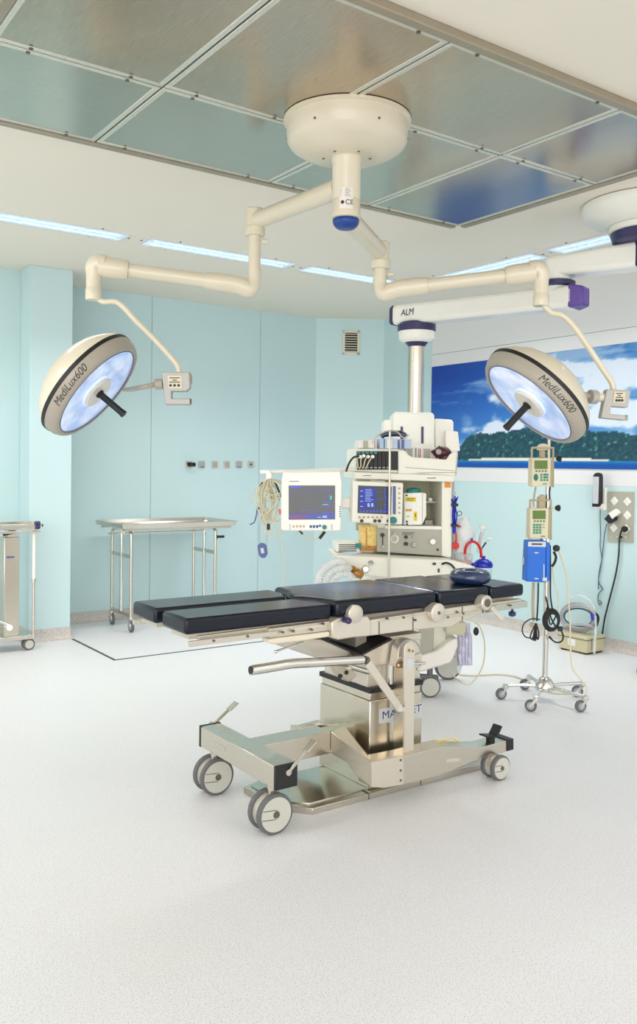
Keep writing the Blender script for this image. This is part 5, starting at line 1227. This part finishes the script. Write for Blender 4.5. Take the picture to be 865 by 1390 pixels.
# ================================================================== BACK INSTRUMENT TROLLEY
YT0, YT1 = 6.62, 7.2
t = thing('instrument_trolley', (3.25, 6.9, 0), 'empty stainless tray trolley on slim legs against the teal back wall', 'trolley')
tx0, tx1, tz = 2.745, 3.785, .872
b = MB(); w = .035
b.box((tx0, YT0, tz-.01), (tx1, YT1, tz+.0)); b.build('tray', 'tray_steel', t, bevel=.002)
b = MB()
for a_, b_ in (((tx0, YT0), (tx1, YT0)), ((tx1, YT0), (tx1, YT1)), ((tx1, YT1), (tx0, YT1)), ((tx0, YT1), (tx0, YT0))):
    p_, q_ = Vector((a_[0], a_[1], tz-.012)), Vector((b_[0], b_[1], tz-.012)); d_ = (q_-p_).normalized(); o_ = Vector((d_.y, -d_.x, 0))
    b.prism([p_, q_, q_+o_*.010+d_*.010+Vector((0, 0, .036)), p_+o_*.010-d_*.010+Vector((0, 0, .036))], -o_*.004+Vector((0, 0, .003)))
b.build('tray_rim', 'tray_steel', t)
b = MB(); b.box((tx0+.03, YT0+.03, tz-.035), (tx1-.03, YT0+.05, tz-.011)).box((tx0+.03, YT1-.05, tz-.035), (tx1-.03, YT1-.03, tz-.011)); b.build('tray_rails', 'steel_long', t)
xl, xr = 2.86, 3.64
def tleg(x, ys):
    b = MB(); z0 = .11
    b.tube(smooth([(x, ys[0], z0), (x, ys[0], .5), (x, ys[0], .78), (x+.0, ys[0]+.015, .82), (x, ys[0]+.05, .835)], 4), .0125, 12)
    b.tube(smooth([(x, ys[1], z0), (x, ys[1], .5), (x, ys[1], .78), (x, ys[1]-.015, .82), (x, ys[1]-.05, .835)], 4), .0125, 12)
    b.tube([(x, ys[0]+.05, .835), (x, ys[1]-.05, .835)], .0125, 12)
    b.build('leg_frame', 'steel', t)
    MB().cyl((x, (ys[0]+ys[1])/2, .12), (x, (ys[0]+ys[1])/2, .86), .014, 14).build('leg', 'chrome', t)
    MB().bar((x, ys[0], .62), (x, ys[1], .62), .012, .03).build('cross_brace', 'steel_long', t, bevel=.002)
    MB().bar((x, ys[0], .135), (x, ys[1], .135), .025, .03).build('cross_brace', 'steel_long', t, bevel=.002)
    MB().obox((x, (ys[0]+ys[1])/2, .83), (.02, 0, 0), (0, .03, 0), (0, 0, .03)).build('height_clamp', 'white_metal', t, bevel=.004)
tleg(xl, (6.72, 7.13)); tleg(xr, (6.72, 7.13))
MB().cyl((xl-.12, 6.925, .80), (xr, 6.925, .80), .0055, 8).build('tie_rod', 'steel_long', t)
MB().cyl((xr+.01, 6.73, .755), (xr+.02, 6.73, .755), .02, 12).cyl((xr+.02, 6.73, .755), (xr+.09, 6.73, .755), .011, 12).build('crank_knob', 'rubber_black', t)
for x in (xl, xr):
    for y in (6.72, 7.13):
        o_ = MB().lathe((x+.0, y-.012, .05), (1, 0, 0), [(-.011, .03), (-.011, .044), (-.007, .05), (.007, .05), (.011, .044), (.011, .03)], 26).build('caster', 'tyre', t)
        MB().lathe((x, y-.012, .05), (1, 0, 0), [(-.013, 0), (-.013, .031), (.013, .031), (.013, 0)], 22, caps=False).build('caster_disc', 'wheel_grey', o_)
        MB().prism([(x-.017, y-.03, .05), (x-.017, y+.0, .045), (x-.017, y+.02, .10), (x-.017, y-.02, .11)], (.004, 0, 0)).prism([(x+.013, y-.03, .05), (x+.013, y+.0, .045), (x+.013, y+.02, .10), (x+.013, y-.02, .11)], (.004, 0, 0)).cyl((x, y, .10), (x, y, .125), .017, 12).build('caster_fork', 'chrome', t)
# ================================================================== STEEL TABLE AT THE LEFT EDGE
t = thing('steel_side_table', (1.75, 6.55, 0), 'stainless side table cut off by the left edge of the photo, beside the pilaster', 'side table')
def lp(px, py, y): return at(px, py, y=y)
zt = .93; ex = 2.02
b = MB(); b.box((.95, 6.36, zt-.012), (ex, 6.37, zt+.008)).box((.95, 6.70, zt-.012), (ex, 6.71, zt+.008)).box((ex-.012, 6.36, zt-.012), (ex, 6.71, zt+.008)); b.box((.95, 6.36, zt-.055), (ex-.02, 6.372, zt-.038)).box((.95, 6.695, zt-.055), (ex-.02, 6.707, zt-.038)); b.build('top_rails', 'steel_long', t, bevel=.002)
MB().box((.95, 6.38, zt-.030), (ex-.015, 6.70, zt-.022)).build('table_top', 'tray_steel', t)
c = lp(51, 711.5, 6.37); MB().cyl(c-Vector((.02, 0, 0)), c+Vector((.015, 0, 0)), .022, 12).ball(c+Vector((.0, -.01, -.02)), .018, 10).build('clamp_knob', 'navy', t)
pa, pb_ = lp(4, 725, 6.5), lp(24.5, 725, 6.5); zb_ = .11
MB().box((pa.x, 6.46, zb_), (pb_.x, 6.58, zt-.09)).build('column', 'steel', t, bevel=.003)
MB().box((pa.x+.03, 6.47, zt-.10), (pb_.x-.02, 6.57, zt-.03)).build('column_head', 'steel_long', t)
MB().bar(lp(4, 726, 6.45), lp(20, 722, 6.45), .02, .02).build('grip', 'rubber_black', t, bevel=.003)
q = lp(9, 757, 6.457); MB().box((q.x, 6.456, q.z-.004), (q.x+.055, 6.459, q.z+.008)).build('maker_label', 'slate_blue', t)
MB().box((pa.x-.35, 6.44, .085), (1.985, 6.66, .115)).build('base', 'tray_steel', t, bevel=.003)
MB().tube([lp(-12, 842, 6.44), lp(2, 845, 6.44), lp(13, 850, 6.44)], .012, 10).cyl(lp(13, 852, 6.42), lp(13, 852, 6.45), .022, 12).build('foot_pedal', 'chrome', t)
x_ = lp(46, 780, 6.40).x
MB().cyl((x_, 6.40, zt-.02), (x_, 6.40, .52), .0125, 12).build('outer_tube', 'white_metal', t)
MB().cyl((x_, 6.40, .53), (x_, 6.40, .10), .009, 12).cyl((x_, 6.40, .515), (x_, 6.40, .535), .016, 12).build('inner_tube', 'steel', t)
for cx_, cy_ in ((1.955, 6.49), (1.60, 6.62), (1.45, 6.48)):
    for s in (-1, 1):
        o_ = MB().lathe((cx_+s*.0, cy_+s*.022, .043), (0, 1, 0), [(-.011, .03), (-.011, .037), (-.006, .043), (.006, .043), (.011, .037), (.011, .03)], 26).build('caster', 'tyre', t)
        MB().lathe((cx_, cy_+s*.022, .043), (0, 1, 0), [(-.013, 0), (-.013, .031), (.013, .031), (.013, 0)], 22, caps=False).build('caster_disc', 'wheel_disc', o_)
    MB().cyl((cx_, cy_-.03, .043), (cx_, cy_+.03, .043), .012, 10).cyl((cx_, cy_, .05), (cx_, cy_, .088), .012, 12).build('caster_stem', 'chrome', t)
# ================================================================== EDGE OF A WHEELED BIN STAND AT THE RIGHT
c0 = at(865, 921, z=0)
t = thing('wheeled_bin', (5.30, 3.36, 0), 'caster and foot of a wheeled bin stand just inside the right edge of the photo', 'bin stand')
MB().torus((5.30, 3.36, .105), (0, 0, 1), .20, .010, 40, 8).build('base_ring', 'steel_long', t)
MB().lathe((5.30, 3.36, 0), (0, 0, 1), [(.13, .155), (.14, .165), (.60, .185), (.62, .19)], 40).build('bin_bag', 'pink', t)
MB().torus((5.30, 3.36, .62), (0, 0, 1), .195, .009, 40, 8).build('top_ring', 'steel_long', t)
b = MB()
for a in (0.6, 2.17, 3.74, 5.3): b.cyl((5.30+.2*math.cos(a), 3.36+.2*math.sin(a), .10), (5.30+.195*math.cos(a), 3.36+.195*math.sin(a), .62), .007, 8)
b.build('uprights', 'steel', t)
for a in (0.6, 2.55, 3.9, 5.3): 
    c = Vector((5.30+.215*math.cos(a), 3.36+.215*math.sin(a), 0)); top = swivel(c, t, r=.036, face=(FH*.3+RH*.95))
# ================================================================== CAMERA AND LIGHT
cam = bpy.data.cameras.new('camera'); co = bpy.data.objects.new('camera', cam); COL.objects.link(co)
cam.sensor_fit = 'VERTICAL'; cam.sensor_height = 36; cam.lens = FPX*36/1390
cam.shift_y = -45/1390; cam.clip_start = .05
mw = Matrix((RT, UP, -FW)).transposed().to_4x4(); mw.translation = EYE; co.matrix_world = mw
C.camera = co
w = bpy.data.worlds.new('world'); C.world = w; w.use_nodes = True
bg = w.node_tree.nodes['Background']; bg.inputs['Color'].default_value = (1, .99, .975, 1); bg.inputs['Strength'].default_value = .78
def area(name, loc, size, power, color=(1, 1, 1), rot=(0, 0, 0), sy=None, spread=PI):
    l = bpy.data.lights.new(name, 'AREA'); l.energy = power; l.color = color; l.shape = 'RECTANGLE'; l.size = size; l.size_y = sy or size
    o = bpy.data.objects.new(name, l); COL.objects.link(o); o.location = loc; o.rotation_euler = rot; l.spread = spread; return o
for x0, x1, y0, y1, p in ((1.3, 2.5, .25, .48, 3), (2.65, 3.85, .25, .48, 3), (-.35, -.12, 2.84, 4.04, 6), (-.35, -.12, 4.14, 5.34, 6)):
    area('unseen_strip_lamp', ((x0+x1)/2, (y0+y1)/2, ZC-.012), x1-x0, p, (1, .99, .97), sy=y1-y0)  # unseen strips, assumed to complete the ceiling ring, added for more light
l = bpy.data.lights.new('front_fill', 'SUN'); l.energy = .95; l.angle = math.radians(50); l.color = (1, .99, .975)  # broad soft sun added behind the camera as even fill for the room
o = bpy.data.objects.new('front_fill', l); COL.objects.link(o); o.location = (-3, -3, 2.5); o.rotation_euler = Vector((-.66, -.74, .12)).to_track_quat('Z', 'Y').to_euler()
for x0, x1, y0, y1, p in ((1.15, 2.27, 5.45, 5.615, 5.5), (2.45, 3.59, 5.45, 5.615, 7.5), (3.75, 4.59, 5.45, 5.615, 5.5), (4.72, 4.91, 4.17, 5.31, 6), (4.72, 4.91, 2.87, 4.01, 6)):
    area('strip_lamp', ((x0+x1)/2, (y0+y1)/2, ZC-.012), x1-x0, p, (1, .99, .985), sy=y1-y0, spread=math.radians(136))
area('left_fill', (-3.2, 5.2, 1.2), 2.2, 6, (1, .985, .96), rot=(0, math.radians(-98), 0), sy=3.4)  # added fill light from the open left side, brightens the back; no window there
for L_, c_ in LAMPS[:1]:
    l = bpy.data.lights.new('surgical_beam', 'SPOT'); l.energy = 1500; l.color = (.5, .68, 1); l.spot_size = .22; l.spot_blend = 1; l.shadow_soft_size = .12
    o = bpy.data.objects.new('surgical_beam', l); COL.objects.link(o); o.location = L_+c_*.03; o.rotation_euler = (at(482, 797, z=.856)-L_).to_track_quat('-Z', 'Y').to_euler()
vs = C.view_settings; vs.view_transform = 'Standard'; vs.look = 'None'; vs.gamma = 1; vs.exposure = .72; vs.use_curve_mapping = False
